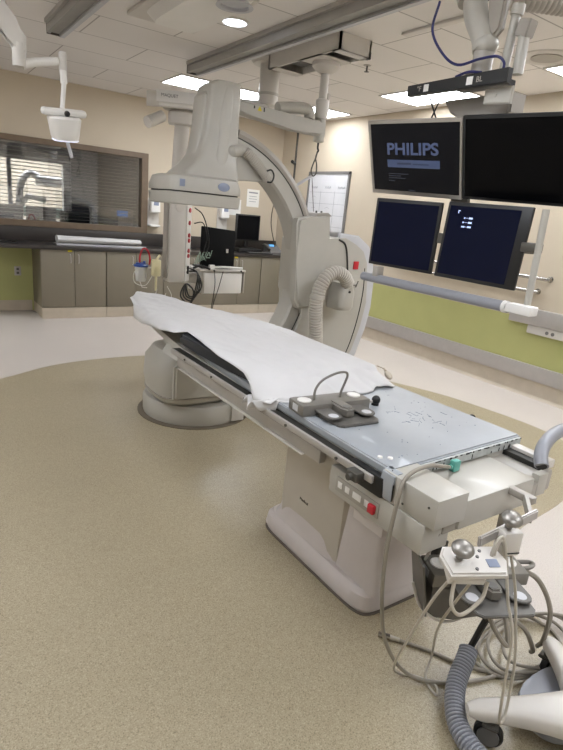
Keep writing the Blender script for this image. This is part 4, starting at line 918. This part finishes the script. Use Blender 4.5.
def caster(c, a):
    w_ = obj('caster_wheel', B().lathe(c, [(.018, -.014), (.04, -.014), (.046, -.008), (.046, .008), (.04, .014), (.018, .014)], axis=(math.cos(a), math.sin(a), 0), seg=32), M_BLACK, t)
    obj('wheel_cover', B().lathe(Vector(c)-Vector((math.cos(a), math.sin(a), 0))*.020, [(.034, 0), (.034, .006), (.02, .006)], axis=(math.cos(a), math.sin(a), 0), seg=28), M_MEDGREY, w_)
    obj('caster_fork', B().cyl((c[0], c[1], c[2]+.03), (c[0], c[1], c[2]+.055), .018).obox((c[0]-.03*math.cos(a), c[1]-.03*math.sin(a), c[2]+.042), (c[0]+.03*math.cos(a), c[1]+.03*math.sin(a), c[2]+.042), .05, .012, bev=.003), M_DGREY, w_)
caster((1.425, .665, .0477), R(30))
caster((1.87, .73, .0477), R(100))

# ================================================================== MONITOR SUSPENSION
t = thing('monitor_boom', 'cream jointed ceiling boom carrying the four screens, with grey-blue handlebar', 'monitor boom', (2.3, 1.9, 1.3))
BX = 2.30
obj('handlebar', B().tube([(2.17, 2.35, 1.29), (2.17, 1.40, 1.29)], .024, 18), M_LAVTRIM, t)
obj('handlebar_end', B().box(2.145, 2.205, 1.275, 1.40, 1.272, 1.312, bev=.006).cyl((2.17, 1.40, 1.29), (2.17, 1.42, 1.29), .027), M_WHITE, t)
obj('handlebar_clip', B().box(2.15, 2.20, 2.22, 2.26, 1.30, 1.36, bev=.006), M_EQ2, t)
obj('vertical_post', B().cyl((2.21, 1.335, 1.30), (2.21, 1.345, 1.71), .0145), M_EQ, t)
obj('post_bracket', B().box(2.215, 2.26, 1.35, 1.43, 1.53, 1.57, bev=.004), M_DGREY, t)
obj('rear_frame', B().box(2.345, 2.37, 1.86, 1.96, 1.45, 2.20).box(2.262, 2.36, 1.45, 2.05, 1.52, 1.57), M_DGREY, t, False)
obj('head_bracket', B().prism([(1.66, 2.20), (2.05, 2.20), (2.0, 2.14), (1.93, 2.10), (1.68, 2.10), (1.66, 2.12)], 'yz', 2.27, 2.38, bev=.01), M_EQ2, t)
obj('neck_bracket', B().prism([(1.60, 2.13), (1.60, 2.20), (1.74, 2.20), (1.74, 2.14)], 'yz', 2.18, 2.199, bev=.004).cyl((2.181, 1.68, 2.17), (2.176, 1.68, 2.17), .007, .007, 10), M_EQ, t)
obj('equipment_shelf', B().prism([(1.60, 2.203), (1.60, 2.26), (2.17, 2.254), (2.17, 2.206)], 'yz', 2.13, 2.165, bev=.003).box(2.165, 2.33, 1.70, 1.98, 2.235, 2.258), M_BLKF, t, label='dark equipment tray with two white squares')
obj('shelf_square', B().box(2.1285, 2.1305, 2.03, 2.06, 2.215, 2.246), M_WHITE, t, False)
obj('shelf_square', B().box(2.1285, 2.1305, 1.775, 1.808, 2.214, 2.247), M_WHITE, t, False)
text('lettering', '°F', .032, M_EQ2, t, frame((2.129, 2.09, 2.23), (0, -1, 0), (0, 0, 1)))
text('lettering', 'BL', .032, M_EQ2, t, frame((2.129, 1.74, 2.23), (0, -1, 0), (0, 0, 1)))
obj('swivel_neck', B().cyl((2.24, 1.83, 2.262), (2.24, 1.83, 2.40), .045).lathe((2.24, 1.83, 2.262), [(.075, 0), (.07, .012)]), M_EQ2, t)
obj('lower_arm', B().tube([(2.24, 1.83, 2.38), (2.24, 1.85, 2.44), (2.235, 1.91, 2.54), (2.23, 1.94, 2.68)], .053, 22, smooth=5).ell((2.24, 1.83, 2.40), .056, .06, .05), M_EQ, t)
obj('upper_arm', B().tube([(2.23, 1.935, 2.60), (2.22, 2.0, 2.75), (2.2, 2.0, CEIL-.05)], .068, 22, smooth=5), M_EQ, t)
obj('joint_seam', B().lathe((2.2315, 1.935, 2.60), [(.069, 0), (.071, .004), (.069, .008)]), M_GRV, t)
obj('link_plate', B().prism([(1.78, 2.42), (1.75, 2.45), (1.74, 2.75), (1.82, 2.75), (1.85, 2.6), (1.82, 2.44)], 'yz', 2.22, 2.26, bev=.012), M_EQ2, t)
obj('spring_tube', B().cyl((2.26, 1.725, 2.26), (2.26, 1.71, 2.50), .020).cyl((2.26, 1.71, 2.50), (2.26, 1.705, 2.54), .028), M_EQ, t)
obj('cable_tube', B().cyl((2.26, 1.65, 2.262), (2.26, 1.65, 2.41), .024), M_EQ, t)
obj('tube_head', B().obox((2.26, 1.655, 2.405), (2.26, 1.64, 2.47), .055, .06, bev=.004), M_EQ2, t)
obj('ceiling_flange', B().lathe((2.2, 2.0, CEIL-.05), [(.16, 0), (.18, .015), (.18, .0494)]), M_EQW, t)
o = obj('blue_cable', B().tube([(2.15, 2.06, 2.60), (2.14, 2.07, 2.48), (2.15, 1.99, 2.37), (2.16, 1.90, 2.315), (2.17, 1.79, 2.325), (2.18, 1.71, 2.325), (2.19, 1.675, 2.30), (2.2, 1.68, 2.27)], .006, 8, smooth=6).tube([(2.16, 1.90, 2.266), (2.155, 1.83, 2.275), (2.16, 1.76, 2.266)], .006, 8, smooth=5), M_BLUEC)
tag(o, 'navy blue cable looping round the boom above the screens', 'cable')
b = B().tube([(2.22, 2.10, 2.215), (2.23, 2.03, 2.09)], .004, 6).tube([(2.232, 2.03, 2.215), (2.242, 2.10, 2.09)], .004, 6)
o = obj('crossed_cables', b, M_BLACK); tag(o, 'two thin black cables crossing above the upper left screen', 'cables')
o = obj('ceiling_hose', B().tube([(2.42, 1.95, 2.66), (2.55, 1.85, 2.665), (2.75, 1.75, 2.67), (3.05, 1.62, 2.69), (3.4, 1.5, 2.75)], .05, 20, smooth=6, ripple=.004, pitch=.025), M_HOSE)
tag(o, 'cream corrugated hose running along the ceiling at the top right corner', 'hose')
t3 = thing('ceiling_carriage', 'cream ceiling carriage plate from which the screen boom hangs', 'ceiling mount', (2.6, 1.9, CEIL-.03))
obj('plate', B().box(2.0, 3.0, 1.35, 2.55, CEIL-.028, CEIL-.0007, bev=.008), M_EQW, t3)
obj('track', B().box(2.0, 3.0, 2.02, 2.09, CEIL-.05, CEIL-.0285), M_EQ2, t3, False)
tag(obj('ceiling_track', B().box(3.10, 3.16, 2.61, 3.30, CEIL-.02, CEIL-.0006, bev=.004), M_EQW), 'thin pale ceiling track left of the screen boom', 'track')

def screen(name, lab, c, yaw, pit, rol, w_, h_, bez, fr, scr, extra=None, depth=.05):
    yaw, pit, rol = R(yaw), R(pit), R(rol)
    n = Vector((math.sin(yaw)*math.cos(pit), -math.cos(yaw)*math.cos(pit), math.sin(pit)))
    r = Vector((math.cos(yaw), math.sin(yaw), 0)); u = n.cross(r)
    if u.z < 0: u = -u
    r2 = r*math.cos(rol)+u*math.sin(rol); u2 = -r*math.sin(rol)+u*math.cos(rol)
    M = Matrix((r2, u2, n)).transposed().to_4x4(); M.translation = Vector(c)
    t = thing(name, lab, 'screen', c, 'screens on the ceiling boom')
    obj('bezel', B().box(-w_/2, w_/2, -h_/2, h_/2, -.018, 0, bev=.004).xf(M), fr, t)
    obj('panel', B().box(-w_/2+bez[0], w_/2-bez[1], -h_/2+bez[2], h_/2-bez[3], -.0005, .0012).xf(M), scr, t, False)
    obj('back_housing', B().box(-w_/2+.03, w_/2-.03, -h_/2+.03, h_/2-.03, -depth, -.018, bev=.008).xf(M), M_BLKF, t)
    if extra: extra(t, M)
    return t
def tl(t, M):
    text('logo', 'PHILIPS', .094, M_LOGO, t, M @ Matrix.Translation((-.004, .045, .0016)) @ Matrix.Diagonal((1.08, .86, 1, 1)), off=.0022)
    obj('screen_bar', B().box(-.165, .165, -.045, -.006, .0013, .0018).xf(M), M_LOGO2, t, False)
    obj('screen_bar_text', B().box(-.10, -.01, -.03, -.02, .0019, .0022).box(.0, .10, -.03, -.024, .0019, .0022).xf(M), mat('bar_text', '2a3550', .5), t, False)
    obj('screen_small_text', B().box(-.16, -.03, -.080, -.076, .0013, .0018).box(-.16, -.08, -.091, -.087, .0013, .0018).box(-.16, -.05, -.102, -.098, .0013, .0018).box(-.16, -.12, -.117, -.113, .0013, .0018).box(-.03, .01, -.165, -.158, .0013, .0018).xf(M), M_LOGO3, t, False)
screen('display_screen', 'upper left screen, dark with pale blue brand lettering and a silver bezel', (2.207, 2.137, 1.923), -83, -20.1, -1.6, .575, .379, (.02, .012, .022, .018), M_SILV, M_SCRD, tl)
screen('display_screen', 'upper right screen, completely black, cut by the frame edge', (2.277, 1.567, 1.914), -83, -20.1, -1.6, .565, .379, (.015, .015, .015, .015), M_BLACK, M_SCR)
screen('display_screen', 'lower left screen, plain dark navy', (2.222, 2.138, 1.541), -80, -.7, -.7, .411, .36, (.016, .016, .016, .018), M_BLKF, M_SCRN)
def br(t, M):
    def q(): return 0
    b = B().box(-.150, -.145, .128, .142, .0013, .0018).box(-.145, -.139, .138, .142, .0013, .0018)
    for k, (a0, a1) in enumerate(((-.112, -.106), (-.116, -.108), (-.118, -.100))):
        yy = .105-k*.020
        b.box(a0, a1, yy, yy+.007, .0013, .0018).box(a1+.001, -.088, yy+.003, yy+.0045, .0013, .0018).box(-.086, -.066, yy, yy+.008, .0013, .0018)
    r_ = obj('readout', b.xf(M), M_TXT, t, False); r_['kind'] = 'stuff'
screen('display_screen', 'lower right screen, navy with a small white readout in its upper left', (2.21, 1.634, 1.541), -84.2, 2.7, -.8, .427, .36, (.016, .05, .018, .018), M_BLKF, M_SCRN, br)
o = obj('black_lever', B().tube([(2.32, 1.20, .86), (2.36, 1.18, .90), (2.44, 1.16, .94)], .014, 10), M_BLACK)
bpy.data.objects.remove(o)

# ================================================================== CONTROL ROOM CONTENTS
b = B()
zz = 2.13
while zz > 1.22:
    b.obox((.2, YB+.16, zz), (2.83, YB+.16, zz), .030, .002, up=(0, .25, .968)); zz -= .045
t = thing('window_blind', 'open horizontal blind hanging behind the control room window', 'blind', (1.5, YB+.16, 1.2))
o = obj('slats', b, M_EQ2, t, False); o['kind'] = 'stuff'
obj('head_rail', B().box(.2, 2.83, YB+.145, YB+.18, 2.135, 2.16), M_EQ2, t, False)
o = obj('control_desk', B().box(.3, 3.6, 8.25, 9.0, 1.02, 1.06, bev=.004).box(.35, .4, 8.3, 8.9, 0, 1.02).box(3.5, 3.55, 8.3, 8.9, 0, 1.02), M_CTR); tag(o, 'dark desk behind the control room window', 'desk')
for k, (x, w_, h_, lab) in enumerate(((1.62, .40, .27, 'dark screen back seen through the window, second from the left'), (2.08, .42, .24, 'low dark screen back through the window, just right of the lit opening'), (2.52, .40, .22, 'dark screen back through the window, under the blue glow'), (1.2, .36, .26, 'dark screen back at the far left behind the window'))):
    t = thing('control_monitor', lab, 'monitor', (x, 8.6, 1.061), 'screens on the control room desk')
    obj('back', B().box(x-w_/2, x+w_/2, 8.58, 8.61, 1.12, 1.08+h_, bev=.006), M_BLKF, t)
    obj('rim', B().box(x-w_/2, x+w_/2, 8.574, 8.58, 1.065+h_, 1.085+h_), M_MEDGREY, t, False)
    obj('foot', B().box(x-.08, x+.08, 8.54, 8.68, 1.0605, 1.07, bev=.003).box(x-.02, x+.02, 8.61, 8.63, 1.07, 1.2), M_BLACK, t)
o = obj('lit_display', B().box(2.92, 3.10, 9.27, 9.289, 1.27, 1.37, bev=.003), mat('blue_display', '3b6fb0', .4, emit=.35, ecol='4d8fe0')); tag(o, 'small blue lit display at the right side inside the control room', 'display')
o = obj('grey_printer', B().box(2.55, 3.2, 9.29, 9.6, 1.0, 1.40, bev=.01).box(2.6, 2.9, 9.28, 9.29, 1.05, 1.2).box(2.55, 3.2, 9.29, 9.6, 0, 1.0), M_EQ2); tag(o, 'grey office machine inside the control room near the right frame', 'printer')
# far room: bright lab with equipment
t = thing('ceiling_light', 'lit ceiling panel of the bright room beyond the control room', 'ceiling light', (1.9, 11.8, 2.78))
obj('diffuser', B().box(1.1, 2.9, 11.3, 12.4, 2.785, 2.7995), mat('far_diffuser', 'ffffff', .5, emit=24, ecol='f2f6ff'), t, False)
t = thing('ceiling_light', 'lit ceiling panel inside the control room', 'ceiling light', (3.2, 9.4, 2.78))
obj('diffuser', B().box(2.9, 3.5, 9.0, 9.6, 2.785, 2.7995), mat('ctrl_diffuser', 'ffffff', .5, emit=3, ecol='dfe4ff'), t, False)
t = thing('hospital_machine', 'white jointed medical machine in the bright room beyond the window', 'medical machine', (1.95, 11.3, .0))
obj('arm', B().tube([(1.75, 11.3, 1.2), (1.8, 11.3, 1.65), (1.95, 11.3, 1.85), (2.1, 11.3, 1.8)], .06, 12, smooth=5), M_EQW, t)
obj('head', B().box(2.05, 2.5, 11.2, 11.4, 1.66, 1.82, bev=.03), M_WHITE, t)
obj('mast', B().cyl((1.72, 11.35, 0), (1.72, 11.35, 1.3), .06).tube([(1.72, 11.3, 1.2), (1.9, 11.25, 1.45), (2.2, 11.2, 1.4)], .05, 12), M_EQ2, t)
obj('bed', B().box(1.8, 2.5, 10.9, 11.3, 1.1, 1.26, bev=.02), mat('teal_cloth', '5d7a72', .7), t)
o = obj('pink_chair_back', B().box(1.28, 1.46, 9.05, 9.1, 1.22, 1.34, bev=.01).box(1.35, 1.39, 9.05, 9.1, .0, 1.22), M_PINK); tag(o, 'reddish object at the lower left corner behind the window', 'chair')

for n in ('suction_canister', 'red_tubing', 'suction_regulator', 'clear_tubing'):
    S.objects[n].location += Vector((-.085, 0, .03))
